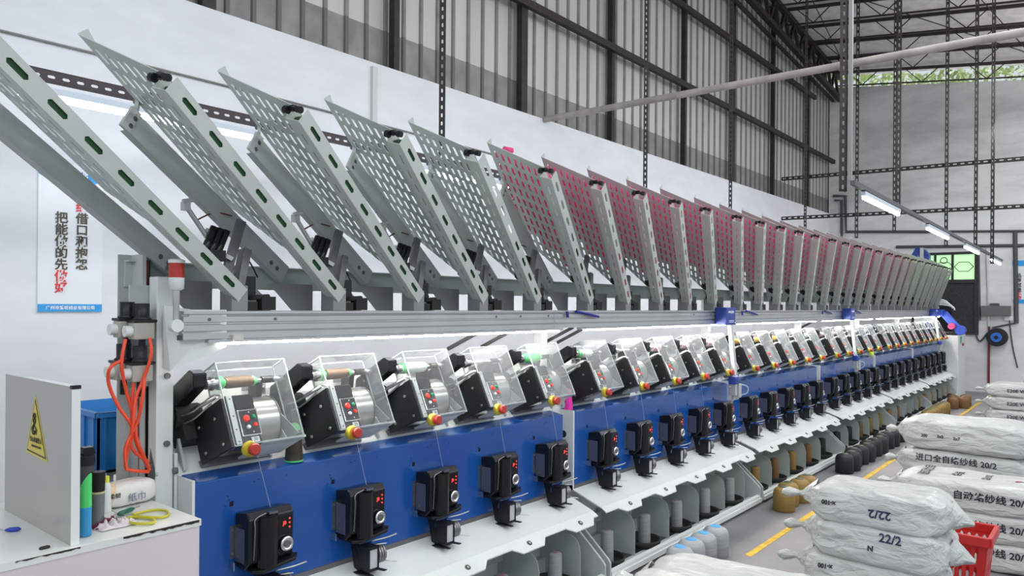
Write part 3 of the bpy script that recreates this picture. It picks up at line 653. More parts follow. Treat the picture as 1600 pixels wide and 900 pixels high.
# channel columns (one mesh per kind, shared)
lm = {}
def lin(key, mm, s0, s1):
    if key not in lm: lm[key] = liner_mesh('c', mm, s0, s1, None); o = lm[key]
    else: o = copy_one(lm[key])
    return o
names = {'green': 'dark green', 'pink': 'pink', 'cream': 'pale olive'}
for k in range(30):
    c = mag_col(k); mm = {'green': GREEN, 'pink': PINK, 'cream': CREAM}[c]
    if k < 4: o = lin('g_full', GREEN, .0, 1.1)
    elif k in (4, 5): o = lin('g_half', GREEN, .0, .56)
    elif c == 'pink': o = lin('p_half', PINK, .0, .56)
    else: o = lin('c_half', CREAM, .0, .56)
    o.name = 'bobbin_column'; o.location = (-2.53, YS(k), 1.672)
    cc_ = 'dark green' if k < 6 else names[c]
    tag(o, f'{cc_} bobbins queued inside the slotted channel of the magazine {ordn(k)} from near end', 'bobbins', 'bobbins queued in magazine channels', 'stuff')
    if k >= 5:
        if c not in bobdata: b_ = bob_mesh(mm).build('bobbin_load', mm); bobdata[c] = b_
        else: b_ = copy_one(bobdata[c])
        b_.location = (-2.53, YS(k), 1.672); tag(b_, f'{names[c]} thread bobbins lying in the perforated tray {ordn(k)} from near end', 'bobbins', 'bobbin loads in the magazines', 'stuff')
tag(MB().lathe(mp(1.17, .20, -.022)+Vector((-2.53, YS(5), 1.672)), mp(1.17, .26, -.022)+Vector((-2.53, YS(5), 1.672)), [(0, .008), (.1, .016), (.9, .016), (1, .008)], 12).build('thread_bobbin', PINK), 'bright pink bobbin poking over the first pink-loaded magazine top', 'bobbin')

# ---------------------------------------------------------------- winding heads
TILT = -math.radians(26)
hd = empty('winding_head', (-2.38, 0, 1.10), (0, TILT, 0))
m_ = MB(); m_.prism([(-.215, -.107, .002), (-.215, -.107, .15), (-.19, -.107, .175), (.012, -.107, .175), (.012, -.107, -.008)], (0, .012, 0)); m_.build('side_plate', BLACK, hd, bevel=.003)
m_ = MB()
for (x, z) in ((-.03, .02), (-.16, .03), (-.05, .12), (-.17, .13)): m_.cyl((x, -.112, z), (x, -.106, z), .006, 8)
build_each(m_, 'plate_screw', STEEL, hd)
# cover: thin bent sheet (front, top, two sides)
m_ = MB(); y0, y1, H, D = -.088, .195, .315, .085; th = .003
m_.box2((0, y0, .0), (th, y1, H)); m_.box2((-D, y0, H), (th, y1, H+th)); m_.prism([(-D, y0, .12), (-D, y0, H), (0, y0, H), (0, y0, 0), (-.05, y0, 0)], (0, th, 0)); m_.prism([(-D, y1, .05), (-D, y1, H), (0, y1, H), (0, y1, 0), (-.05, y1, 0)], (0, -th, 0)); m_.box2((-.05, y0, -.003), (th, y1, 0))
cv = m_.build('clear_cover', CLEAR, hd)
m_ = MB(); r = .0022
for a, b in (((0, y0, H), (0, y1, H)), ((-D, y0, H), (-D, y1, H)), ((0, y0, 0), (0, y0, H)), ((0, y1, 0), (0, y1, H)), ((-D, y0, H), (0, y0, H)), ((-D, y1, H), (0, y1, H)), ((0, y0, 0), (0, y1, 0)), ((-D, y0, .12), (-D, y0, H)), ((-D, y1, .05), (-D, y1, H))): m_.bar(a, b, r*2, r*2, (.3, .2, .9))
m_.build('cover_edge', EDGE, cv)
m_ = MB(); m_.box2((-.07, -.075, .0), (-.012, .03, .19)); m_.build('control_box', BLACK, hd, bevel=.004)
m_ = MB(); m_.box2((-.012, -.074, .005), (-.006, -.052, .19)); m_.build('mounting_strip', WHITE, hd, bevel=.002)
m_ = MB()
for z in (.015, .06, .11, .175): m_.cyl((-.006, -.063, z), (-.004, -.063, z), .003, 8)
build_each(m_, 'strip_screw', DGREY, hd)
m_ = MB(); m_.box2((-.012, -.045, .135), (-.006, .028, .185)); m_.build('display', BLACKG, hd, bevel=.002)
m_ = MB(); m_.box2((-.012, -.046, .030), (-.005, .032, .130)); kb = m_.build('button_panel_rim', CHROME, hd, bevel=.003)
m_ = MB(); m_.box2((-.006, -.041, .035), (-.002, .026, .125)); m_.build('button_panel', BLACKG, hd, bevel=.002)
for nm, y, z, r, mm in (('red_button', -.020, .094, .013, REDB), ('green_button', .010, .098, .008, GREENB), ('white_button', -.018, .062, .008, WHITE), ('small_red_button', .010, .068, .008, REDB)):
    m_ = MB(); m_.lathe((-.003, y, z), (.006, y, z), [(0, r), (.6, r), (1, r*.7)], 14); m_.build(nm, mm, hd)
m_ = MB(); m_.cyl((-.003, -.005, .117), (0, -.005, .117), .003, 8); m_.cyl((-.003, -.002, .043), (0, -.002, .043), .003, 8); build_each(m_, 'panel_screw', WHITE, hd)
m_ = MB(); m_.lathe((-.105, .031, .105), (-.105, .125, .105), [(0, .094), (1, .094)], 40); m_.build('chrome_drum', STEEL, hd)
m_ = MB(); m_.lathe((-.105, .125, .105), (-.105, .13, .105), [(0, .097), (1, .097)], 40); m_.build('drum_rim', DGREY, hd)
m_ = MB(); m_.prism([(-.20, .135, .0), (-.02, .135, .0), (-.10, .135, .19), (-.20, .135, .19)], (0, .003, 0)); m_.prism([(-.10, .14, .20), (-.02, .19, .02), (-.13, .19, .02)], (0, .003, 0)); m_.build('guide_plate', GREYP, hd)
m_ = MB(); m_.box2((-.20, .03, -.002), (-.01, .21, .006)); m_.build('thread_tray', WHITE, hd)
# e-stop
m_ = MB(); m_.lathe((-.01, -.035, -.016), (.014, -.035, -.024), [(0, .027), (.4, .030), (1, .024)], 20); es = m_.build('emergency_stop_base', YEL, hd)
m_ = MB(); m_.lathe((.012, -.035, -.024), (.040, -.035, -.034), [(0, .013), (.35, .013), (.4, .021), (.8, .022), (1, .017)], 18); m_.build('red_stop_button', RED, hd)
# spindle, lever arm, motor
m_ = MB(); m_.cyl((-.075, -.10, .262), (-.075, -.045, .262), .020, 14); m_.cyl((-.075, -.085, .262), (-.075, -.075, .262), .026, 14); m_.cyl((-.075, .12, .262), (-.075, .205, .262), .008, 10); m_.cyl((-.075, .175, .262), (-.075, .185, .262), .014, 12); m_.lathe((-.075, .205, .262), (-.075, .225, .262), [(0, .014), (1, .004)], 12); m_.cyl((-.075, -.045, .262), (-.075, .12, .262), .009, 8); m_.build('spindle', CHROME, hd)
m_ = MB(); m_.cyl((-.075, .125, .262), (-.075, .168, .262), .014, 12); m_.prism([(-.10, .128, .28), (-.16, .128, .30), (-.24, .128, .16), (-.20, .128, .05), (-.15, .128, .05), (-.17, .128, .18)], (0, .025, 0)); m_.build('tailstock', BLACK, hd)
m_ = MB(); m_.prism([(-.02, -.115, .285), (-.05, -.115, .312), (-.25, -.115, .30), (-.28, -.115, .26), (-.26, -.115, .225), (-.20, -.115, .225), (-.04, -.115, .240)], (0, -.05, 0)); m_.cyl((-.25, -.112, .262), (-.25, -.17, .262), .036, 16); m_.build('lever_arm', BLACKG, hd, bevel=.005)
m_ = MB(); m_.cyl((-.23, -.17, .20), (-.23, -.07, .20), .045, 18); m_.cyl((-.23, -.18, .20), (-.23, -.17, .20), .03, 14); m_.box2((-.30, -.15, .10), (-.20, -.06, .19)); m_.box2((-.28, .02, .08), (-.22, .10, .20)); build_each(m_, 'drive_motor', RUBBER, hd, bevel=.003)
m_ = MB(); m_.tube([(-.20, -.16, .19), (-.12, -.14, .18), (-.04, -.11, .20), (0, -.095, .19)], .004, 6); m_.tube([(-.24, -.15, .17), (-.15, -.13, .16), (-.06, -.10, .185)], .004, 6); m_.cyl((-.14, -.14, .185), (-.02, -.10, .195), .008, 8); build_each(m_, 'thread_guide_rod', STEEL, hd)
m_ = MB(); m_.box((-.33, -.02, .325), (.14, .34, .006), Matrix.Rotation(math.radians(26), 3, 'Y')); m_.box((-.27, -.02, .29), (.006, .34, .05), Matrix.Rotation(math.radians(26), 3, 'Y')); m_.build('back_shield', GREYP, hd)
m_ = MB(); m_.prism([(-.24, -.16, .0), (-.36, -.16, -.03), (-.24, -.16, .12)], (0, .01, 0)); m_.prism([(-.24, -.26, .0), (-.36, -.26, -.06), (-.24, -.26, .10)], (0, .008, 0)); build_each(m_, 'mounting_bracket', GREYP, hd)
m_ = MB(); m_.box2((-.30, -.09, .0), (-.24, .19, .03)); m_.build('head_base', DGREY, hd, bevel=.004)
heads = [hd]
for k in range(1, 30): heads.append(copy_tree(hd))
NUM = mat('number_ink', (.05, .05, .05)); NPL = mat('number_plate', (.85, .86, .86), .5)
m_ = MB(); m_.box2((-.012, -.012, .006), (-.009, .018, .026)); npl = m_.build('number_label', NPL, hd)
BOB = {0: 'b', 1: 'b', 2: 'w', 4: 'g', 5: 'w', 7: 'r', 8: 'r', 9: 'r', 10: 'o', 11: 'o', 12: 'o', 14: 'w', 15: 'r', 16: 'r', 18: 'w', 19: 'r', 21: 'w', 23: 'w', 25: 'r'}
BM = {'b': (mat('brown_thread', (.16, .095, .05), .6, var=.3, scale=60, stretch=(.1, 3, .1)), 'brown thread'), 'w': (mat('white_thread', (.75, .8, .78), .6), 'white thread'), 'g': (mat('vivid_green_thread', (.05, .8, .15), .6), 'vivid green thread'), 'r': (mat('pale_rose_thread', (.7, .42, .45), .6), 'pale rose thread'), 'o': (mat('orange_thread', (.85, .42, .05), .6), 'orange thread')}
GT = mat('green_bobbin_tube', (.1, .7, .2), .4)
for k, h in enumerate(heads):
    h.location = (-2.38, YS(k), 1.10)
    if k > 0:
        c = npl.copy(); col.objects.link(c); c.parent = h
    if k < 16: text('number', str(30-k), .017, NUM, h, frame((-.0085, .003, .016), (0, 1, 0), (0, 0, 1)), .0003)
    b = BOB.get(k)
    if k == 0: nb = 'nearest to the camera, its panel numbered 30'
    elif k == 1: nb = 'second from near end, with a brown bobbin'
    elif b: nb = f'{ordn(k)} from near end, holding {BM[b][1]}'
    else: nb = f'{ordn(k)} from near end, spindle bare'
    tag(h, f'black winding head under clear cover, {nb}', 'winding head', 'winding heads along the machine')
    if b:
        M = Matrix.Translation(h.location) @ Matrix.Rotation(TILT, 4, 'Y')
        tb = empty('thread_bobbin', M @ Vector((-.075, -.045, .262)), (0, TILT, 0)); tag(tb, f'{BM[b][1]} bobbin on the spindle of the winding head {ordn(k)} from near end', 'bobbin', 'bobbins on the spindles')
        fat = 1.15 if b in 'wr' else 1
        MB().lathe((0, .018, 0), (0, .135, 0), [(0, .020*fat), (.1, .023*fat), (.9, .021*fat), (1, .017*fat)] if b != 'g' else [(0, .017), (.2, .027), (.6, .027), (.9, .016), (1, .01)], 18).build('thread', BM[b][0], tb)
        if b in 'bgw': MB().lathe((0, -.012, 0), (0, .150, 0), [(0, .024), (.10, .026), (.18, .014), (.82, .014), (.9, .020), (1, .010)], 18).build('tube', GT, tb)

# ---------------------------------------------------------------- yarn feeders (black boxes on the blue panel)
te = empty('thread_feeder', (BX, 0, .72))
m_ = MB(); m_.prism([(.0, -.015, -.085), (.0, -.015, .108), (.075, -.015, .120), (.095, -.015, .095), (.092, -.015, -.06), (.06, -.015, -.09)], (0, .185, 0)); m_.build('housing', BLACKG, te, bevel=.006)
m_ = MB(); m_.box2((.005, -.019, -.065), (.066, -.015, .06)); m_.build('side_panel', NAVY, te, bevel=.002)
m_ = MB(); m_.box2((.0, -.035, -.055), (.004, -.012, .065)); m_.box2((.0, -.040, -.09), (.035, -.036, -.062)); m_.build('wall_bracket', STEEL, te)
m_ = MB()
for z in (-.04, .05): m_.cyl((.004, -.026, z), (.007, -.026, z), .004, 8)
m_.cyl((.03, -.020, -.045), (.03, -.0185, -.045), .006, 8); build_each(m_, 'bracket_screw', DGREY, te)
# rounded front door
m_ = MB(); n = 7; pr = []
for i in range(n+1):
    a = math.pi*i/n; pr.append((.092+.030*math.sin(a), .062-.040*math.cos(a)))
for i in range(n):
    (xa, ya), (xb, yb_) = pr[i], pr[i+1]
    m_.add([(xa, ya, -.085), (xb, yb_, -.085), (xb, yb_, .100), (xa, ya, .100)], [(0, 1, 2, 3)], 0, True)
m_.add([(x, y, .100) for x, y in pr], [tuple(range(n+1))]); m_.add([(x, y, -.085) for x, y in pr], [tuple(range(n+1))]); m_.build('front_door', BLACKG, te)
m_ = MB(); m_.tube([(.094, .005, -.05), (.102, .005, .06), (.098, .008, .098), (.10, .05, .112)], .003, 6); m_.bar((.124, .062, -.02), (.124, .062, .06), .003, .003); m_.box((.10, .075, .112), (.02, .035, .008)); m_.build('door_trim', mat('dark_chrome', (.25, .25, .27), .25, .9), te)
m_ = MB(); m_.prism([(.0, .0, -.10), (.09, .0, -.10), (.118, .03, -.10), (.118, .165, -.085), (.10, .185, -.075), (.0, .175, -.09)], (0, 0, .012)); m_.build('bottom_lip', BLACK, te, bevel=.003)
def ring(m, c, ax, R, r, n=20, k=8, mi=0):
    c = Vector(c); ax = Vector(ax).normalized(); a = ax.orthogonal().normalized(); b = ax.cross(a); vs = []; fs = []
    for i in range(n):
        an = 2*math.pi*i/n; d = a*math.cos(an)+b*math.sin(an)
        for j in range(k):
            bn = 2*math.pi*j/k; vs.append(c+d*(R+r*math.cos(bn))+ax*(r*math.sin(bn)))
    for i in range(n):
        for j in range(k): fs.append((i*k+j, ((i+1) % n)*k+j, ((i+1) % n)*k+(j+1) % k, i*k+(j+1) % k))
    m.add(vs, fs, mi, True)
m_ = MB(); ring(m_, (.104, .135, -.018), (1, 0, 0), .022, .007); m_.cyl((.09, .135, -.018), (.105, .135, -.018), .018, 16); m_.bar((.108, .118, -.01), (.108, .118, .05), .006, .006); m_.build('tension_dial', CHROME, te)
m_ = MB(); m_.cyl((.104, .135, -.018), (.108, .135, -.018), .013, 14); ring(m_, (.108, .135, -.018), (1, 0, 0), .008, .001, 14, 5); m_.build('dial_centre', DGREY, te)
text('led_digits', 'J0', .018, LEDR, te, frame((.0965, .130, .058), (0, 1, 0), (0, 0, 1)), .0006, .0006)
m_ = MB()
for z in (.072, .056, .040): m_.lathe((.094, .152, z), (.0968, .152, z), [(0, .0035), (1, .0035)], 8)
build_each(m_, 'led_dot', LEDR, te)
# mechanism under the box
m_ = MB(); m_.prism([(.0, .055, -.10), (.07, .055, -.10), (.05, .055, -.15), (.08, .055, -.225), (.055, .055, -.24), (.035, .055, -.225), (.02, .055, -.16)], (0, .006, 0)); m_.prism([(.05, .03, -.235), (.15, .05, -.235), (.15, .065, -.235), (.06, .07, -.235)], (0, 0, .004)); m_.prism([(.05, .09, -.23), (.15, .12, -.23), (.15, .135, -.23), (.06, .12, -.23)], (0, 0, .004)); m_.build('lower_bracket', BLACK, te)
m_ = MB(); m_.box2((.07, .062, -.215), (.125, .105, -.135)); m_.build('tension_block', mat('grey_translucent_block', (.50, .53, .55), .25), te, bevel=.003)
m_ = MB(); m_.box2((.06, .056, -.222), (.129, .062, -.125)); m_.box2((.06, .105, -.222), (.129, .110, -.125)); m_.box2((.06, .06, -.135), (.129, .107, -.125)); m_.box2((.06, .06, -.225), (.129, .107, -.216)); m_.build('block_frame', BLACK, te)
m_ = MB()
for y in (.114, .127, .140): m_.lathe((.095, y, -.17), (.095, y+.007, -.17), [(0, .034), (1, .040)], 18)
build_each(m_, 'tension_disc', mat('dull_steel', (.3, .3, .3), .35, .8), te)
m_ = MB(); m_.tube([(.08, .10, -.12), (.11, .09, -.105), (.13, .15, -.10), (.135, .20, -.095)], .003, 6); m_.tube([(.09, .11, -.13), (.12, .10, -.12), (.14, .14, -.12)], .0025, 6); m_.tube([(.10, .14, -.20), (.13, .16, -.20), (.15, .19, -.205)], .003, 6); build_each(m_, 'wire_guide', STEEL, te)
tes = [te]+[copy_tree(te) for _ in range(29)]
for k, o in enumerate(tes):
    o.location = (BX, YS(k), .72)
    tag(o, f'black thread feeder box with silver dial on blue panel, {ordn(k)} from near end', 'thread feeder', 'thread feeders on the blue panels')
# threads from feeders up to the heads
for k in range(10):
    y = YS(k)
    tag(MB().tube([(-2.42, y+.08, .845), (-2.42, y+.02, 1.06)], .0006, 4).build('yarn_strand', mat('pale_yarn', (.6, .65, .7), .6)), f'fine pale yarn rising from the feeder {ordn(k)} from near end', 'yarn', 'yarn strands above the feeders')

# ---------------------------------------------------------------- rack cones in pans
CC = {'grey': (.36, .38, .40), 'gold': (.30, .19, .05), 'brown': (.22, .11, .04), 'black': (.018, .018, .025)}
def conemat(c): return mat(c+'_wound_thread', CC[c], .6, var=.2, scale=20, stretch=(.2, .2, 6))
cols = ['grey']*10+['gold', 'brown', 'gold', 'brown', 'black', 'black', 'black', 'brown', 'gold', 'gold', 'gold', 'brown', 'grey', 'grey', 'gold', 'gold', 'gold', 'black', 'gold', 'gold']
pn = MB().lathe((0, 0, 0), (0, 0, .045), [(0, .05), (0, .10), (.5, .118), (1, .122), (1, .112), (.55, .106), (.2, .09), (.2, .03)], 28, caps=False).build('cone_pan', RUBBER); tag(pn, '', 'pan', 'black pans under the rack cones')
cz = {}
for k in range(30):
    o = pn if k == 0 else copy_one(pn); o.location = (-2.385, YS(k), .051); o['label'] = f'round black pan under the rack cone {ordn(k)} from near end'
    c = cols[k]
    if c not in cz:
        t = empty('thread_cone', (0, 0, 0)); MB().lathe((0, 0, 0), (0, 0, .19), [(0, .038), (.03, .040), (.95, .037), (.98, .035), (1, .018)], 22).build('thread', conemat(c), t)
        MB().cyl((0, 0, .189), (0, 0, .192), .017, 12).build('tube_tip', mat('dull_pink_tube' if c == 'grey' else 'dark_tube', (.4, .2, .3) if c == 'grey' else (.05, .05, .04)), t); cz[c] = t
    else: t = copy_tree(cz[c])
    t.location = (-2.37, YS(k), .062); tag(t, f'{c} thread cone standing in its pan on the low rack, {ordn(k)} from near end', 'thread cone', 'thread cones on the low rack')
# big cones on the floor
def big(c, top, r=.083, h=.185):
    t = empty('king_cone', (0, 0, 0))
    MB().lathe((0, 0, 0), (0, 0, h), [(0, r*.92), (.03, r), (.70, r), (.84, r*.94), (.93, r*.80), (.985, r*.55), (1, r*.3)], 28).build('thread', conemat(c), t)
    MB().lathe((0, 0, h-.006), (0, 0, h+.006), [(0, r*.42), (.8, r*.40), (1, r*.3)], 16).build('tube_top', top, t); return t
BT = mat('sky_blue_tube', (.10, .38, .68), .4); OT = mat('olive_tube', (.10, .13, .08), .5)
rows = [('grey', BT, [(-1.99, 3.98), (-2.0, 4.15), (-2.0, 4.32), (-2.0, 4.50)]), ('gold', OT, [(-2.03, 5.84), (-2.06, 6.02), (-2.03, 6.20), (-2.03, 6.38)]),
        ('black', OT, [(-2.05+.02*math.sin(i*2.1), 7.56+.185*i) for i in range(20)]), ('gold', OT, [(-2.05, 11.55+.18*i) for i in range(8)]), ('brown', OT, [(-2.05, 13.55), (-1.93, 13.75), (-2.10, 13.95), (-1.95, 14.1)])]
for c, top, pos in rows:
    b0 = big(c, top)
    for i, (x, y) in enumerate(pos):
        o = b0 if i == 0 else copy_tree(b0); o.location = (x, y, .001)
        desc = {'grey': 'grey thread spool with blue top', 'gold': 'fat gold thread spool', 'black': 'fat black thread spool', 'brown': 'fat bronze thread spool'}[c]
        wh = {'grey': 'near the front bag', 'gold': 'beside the bag stack' if y < 8 else 'past the black spools', 'black': 'in the black row', 'brown': 'by the far cabinet'}[c]
        tag(o, f'{desc} on the floor {wh}, {ordn(i)} from near', 'thread spool', 'fat thread spools on the floor')

# cones standing on the blue ledge
t = empty('thread_cone', (-2.54, 1.715, .971)); tag(t, 'brown thread cone with green tip on the blue ledge below the nearest head', 'thread cone')
MB().lathe((0, 0, .006), (0, 0, .125), [(0, .036), (1, .027)], 20).build('thread', mat('dark_brown_thread', (.05, .04, .025), .6, var=.4, scale=40), t)
MB().lathe((0, 0, .125), (0, 0, .15), [(0, .026), (.6, .022), (1, .012)], 18).build('green_tip', mat('soft_green_tube', (.12, .65, .22), .5), t); MB().cyl((0, 0, 0), (0, 0, .006), .037, 20).build('green_base', MATS['soft_green_tube'], t)
tag(MB().lathe((-2.55, 3.63, .976), (-2.55, 3.63, 1.10), [(0, .026), (.95, .015), (1, .012)], 18).build('thread_cone', mat('magenta_cone', (.85, .03, .42), .45)), 'empty magenta cone on the ledge where two base sections meet', 'thread cone')
for y, s in ((10.62, .9),): tag(MB().lathe((-2.55, y, .964), (-2.55, y, 1.08), [(0, .03), (1, .02)], 14).build('thread_cone', mat('lime_cone', (.55, .75, .05), .45)), 'lime yellow cone on the distant blue ledge', 'thread cone')

# ---------------------------------------------------------------- travelling doffers
df = empty('doffing_carriage', (-2.42, 0, 1.46))
m_ = MB(); m_.box2((-.075, -.09, -.005), (.02, .09, .135)); m_.build('blue_housing', BLUED, df, bevel=.005)
text('housing_lettering', 'winder', .04, mat('white_ink', (.9, .93, .95)), df, frame((.0215, 0, .10), (0, 1, 0), (0, 0, 1)), .0006)
m_ = MB(); m_.box((.0205, .01, .03), (.001, .09, .004)); m_.box((.0205, .01, .018), (.001, .09, .004)); m_.build('housing_stripe', MATS['white_ink'], df)
m_ = MB(); m_.bar((.0, .03, -.005), (.05, .03, -.49), .045, .03, (1, 0, 0)); m_.build('pole', WHITE, df, bevel=.003)
m_ = MB(); m_.bar((.018, .03, -.02), (.067, .03, -.48), .012, .002, (1, 0, 0)); m_.build('pole_groove', ALU, df)
m_ = MB(); m_.cyl((.07, -.07, -.44), (.07, .0, -.44), .034, 14); m_.box2((.04, -.09, -.47), (.10, -.02, -.41)); m_.build('blue_motor', BLUED, df, bevel=.004)
m_ = MB(); m_.box2((.03, -.07, -.56), (.09, -.03, -.47)); m_.box2((.04, -.02, -.58), (.10, .03, -.47)); m_.box2((.04, .04, -.57), (.08, .075, -.49)); m_.cyl((.05, -.10, -.49), (.05, .09, -.49), .008, 8); m_.box2((.05, -.05, -.60), (.07, .05, -.56)); m_.build('gripper', mat('cast_alloy', (.55, .56, .56), .4, .5), df, bevel=.003)
m_ = MB(); m_.tube([(.09, .05, -.48), (.12, .10, -.50), (.11, .12, -.55), (.07, .09, -.57)], .004, 6); build_each(m_, 'air_line', mat('pale_blue_hose', (.5, .65, .8), .4), df)
for i, y in enumerate((5.66, 9.15, 14.25)):
    o = df if i == 0 else copy_tree(df); o.location = (-2.42, y, 1.46)
    tag(o, ['travelling unit with blue head box and white pole, nearest', 'travelling unit with blue head box and white pole, middle of machine', 'travelling unit with blue head box and white pole, by the far end'][i], 'doffing unit', 'travelling units hung from the rail')

# far end cabinet and robot
cb = empty('end_cabinet', (-2.6, 15.2, 0)); tag(cb, 'white cabinet closing the far end of the machine', 'cabinet')
m_ = MB(); m_.box2(*rel(cb, (-2.22, 15.2, 0), (-3.1, 16.0, 1.12))); m_.build('body', WHITE, cb, bevel=.01)
m_ = MB(); m_.box2(*rel(cb, (-2.24, 15.22, 1.12), (-2.9, 15.95, 1.18))); m_.build('top_box', BLACK, cb, bevel=.01)
m_ = MB(); m_.cyl(*rel(cb, (-2.215, 15.6, .95), (-2.19, 15.6, .95)), .025, 12); m_.build('red_knob', RED, cb)
m_ = MB(); m_.box2(*rel(cb, (-2.22, 15.4, .98), (-2.21, 15.5, 1.10))); m_.build('green_switch', mat('switch_green', (.02, .4, .2), .4), cb)
rb = empty('loading_robot', (-2.6, 15.3, 1.18)); tag(rb, 'white and blue robot arm reaching up at the far machine end', 'robot arm')
def RQ(*p): return rel(rb, *p)
m_ = MB(); m_.box2(*RQ((-2.62, 15.3, 1.18), (-2.95, 15.6, 1.6))); m_.box2(*RQ((-2.80, 15.35, 1.6), (-2.95, 15.5, 2.5))); m_.build('mast', WHITE, rb, bevel=.01)
m_ = MB(); m_.prism(RQ((-3.02, 15.33, 2.42), (-3.02, 15.33, 2.58), (-2.93, 15.33, 2.74), (-2.86, 15.33, 2.72), (-2.86, 15.33, 2.42)), (0, .2, 0)); m_.prism(RQ((-2.80, 15.33, 2.42), (-2.80, 15.33, 2.70), (-2.72, 15.33, 2.60), (-2.72, 15.33, 2.42)), (0, .2, 0)); m_.build('blue_head', BLUED, rb, bevel=.01)
m_ = MB(); m_.prism(RQ((-2.86, 15.30, 2.30), (-2.86, 15.30, 2.72), (-2.80, 15.30, 2.72), (-2.80, 15.30, 2.30)), (0, .2, 0)); m_.build('head_plate', ALU, rb)
m_ = MB(); m_.bar(*RQ((-2.42, 15.0, 1.52), (-2.18, 15.0, 1.22)), .09, .12); m_.cyl(*RQ((-2.16, 14.93, 1.22), (-2.16, 15.09, 1.22)), .085, 18); m_.box2(*RQ((-2.42, 14.9, 1.46), (-2.60, 15.15, 1.58))); m_.build('blue_forearm', mat('robot_blue', (.03, .09, .55), .35), rb, bevel=.01)
m_ = MB(); m_.lathe(*RQ((-2.28, 14.86, 1.29), (-2.28, 14.98, 1.29)), [(0, .055), (1, .055)], 16); m_.build('pink_bobbin_holder', PINK, rb)
m_ = MB()
for i in range(4): m_.tube(RQ((-2.62, 15.0, 1.70-.02*i), (-2.50, 15.0, 1.76-.03*i), (-2.38+.03*i, 15.0, 1.73-.03*i), (-2.34+.03*i, 15.0, 1.66-.03*i)), .012, 6)
m_.prism(RQ((-2.62, 15.02, 1.56), (-2.62, 15.02, 1.86), (-2.55, 15.02, 1.80), (-2.50, 15.02, 1.60)), (0, .05, 0)); build_each(m_, 'gripper_hooks', WHITE, rb)

# ---------------------------------------------------------------- air regulators and hoses at near end
def regulator(loc, lab):
    t = empty('air_regulator', loc); t.scale = (1.3, 1.3, 1.3); tag(t, lab, 'air regulator', 'air regulators on the near post')
    MB().lathe((0, 0, .04), (0, 0, .085), [(0, .020), (.1, .024), (.2, .018), (1, .018)], 16).build('knob', BLACK, t)
    m_ = MB(); m_.box2((-.02, -.028, -.01), (.02, .025, .035)); m_.build('body', mat('beige_cast_metal', (.42, .40, .36), .5), t, bevel=.004)
    m_ = MB(); m_.cyl((0, -.028, .012), (0, -.045, .012), .015, 12); m_.build('gauge', mat('white_gauge', (.75, .76, .76), .4), t)
    m_ = MB(); m_.box2((-.022, -.03, .035), (.022, .03, .042)); m_.cyl((0, 0, -.01), (0, 0, -.05), .009, 10); m_.build('bracket', BLACK, t)
for loc, lab in (((-2.66, 1.12, 1.49), 'upper rear black-capped air regulator on the near post'), ((-2.60, 1.145, 1.485), 'upper front black-capped air regulator on the near post'), ((-2.66, 1.11, 1.345), 'lower rear air regulator on the near post'), ((-2.60, 1.14, 1.34), 'lower front black-capped air regulator on the near post')):
    regulator(loc, lab)
def hose(us, lab, X=-2.56):
    tag(MB().tube([byX(u, v, X+.01*math.sin(i*2)) for i, (u, v) in enumerate(us)], .0058, 8, sub=8).build('air_hose', HOSE), lab, 'air hose')
hose([(234, 528), (236, 555), (225, 590), (213, 620), (208, 660), (200, 700), (196, 728), (205, 735), (232, 737)], 'orange-red hose from the front regulator curving down to the post foot')
hose([(196, 530), (190, 570), (197, 610), (208, 650), (215, 690), (233, 730)], 'orange-red hose dropping from the rear regulator', -2.575)
hose([(192, 562), (172, 575), (170, 600), (185, 635), (205, 665), (206, 700), (232, 722)], 'orange-red hose looping out leftmost from the post', -2.57)
hose([(226, 590), (222, 625), (214, 660), (196, 700), (198, 735)], 'orange-red hose from the lower regulator crossing the others', -2.55)
hose([(210, 590), (206, 640), (212, 690), (234, 735)], 'short orange-red hose between the crossing hoses', -2.59)

# blue crate behind the post
cr = empty('blue_crate', (-3.15, 1.35, .93)); tag(cr, 'blue plastic crate behind the near machine post', 'crate')
CBL = mat('crate_blue', (.02, .20, .55), .4)
def crate():
    p = byX(153, 645, -3.0); q2 = byX(205, 645, -3.0); return p, q2
p, q2 = crate(); y0, y1 = p.y, p.y+.34; zt, zb_ = p.z, p.z-.235
cr.location = (-3.0, y0, zb_)
m_ = MB(); H = zt-zb_
m_.box2((0, 0, 0), (-.008, .34, H)); m_.box2((-.42, 0, 0), (-.412, .34, H)); m_.box2((0, 0, 0), (-.42, .008, H)); m_.box2((0, .332, 0), (-.42, .34, H)); m_.box2((0, 0, 0), (-.42, .34, .01)); m_.build('shell', CBL, cr)
m_ = MB(); m_.box2((.012, -.012, H-.02), (0, .352, H)); m_.box2((.012, -.012, H-.02), (-.43, 0, H)); m_.box2((.012, .34, H-.02), (-.43, .352, H)); m_.build('rim', CBL, cr, bevel=.002)
m_ = MB()
for i in range(5): m_.box2((.0, .02+.07*i, 0), (.008, .028+.07*i, H-.02)); m_.box2((-.02-.09*i, -.008, 0), (-.03-.09*i, 0, H-.02))
m_.build('rib', CBL, cr)
st = empty('crate_stand', (-3.2, y0+.17, 0)); tag(st, 'white stand under the blue crate', 'stand')
m_ = MB(); m_.box2((-.16, -.12, zb_-.02), (.16, .14, zb_-.001)); m_.build('top', WHITE, st)
for sx in (-.13, .13):
    for sy in (-.1, .12): MB().box2((sx-.012, sy-.012, 0), (sx+.012, sy+.012, zb_-.02)).build('leg', WHITE, st)

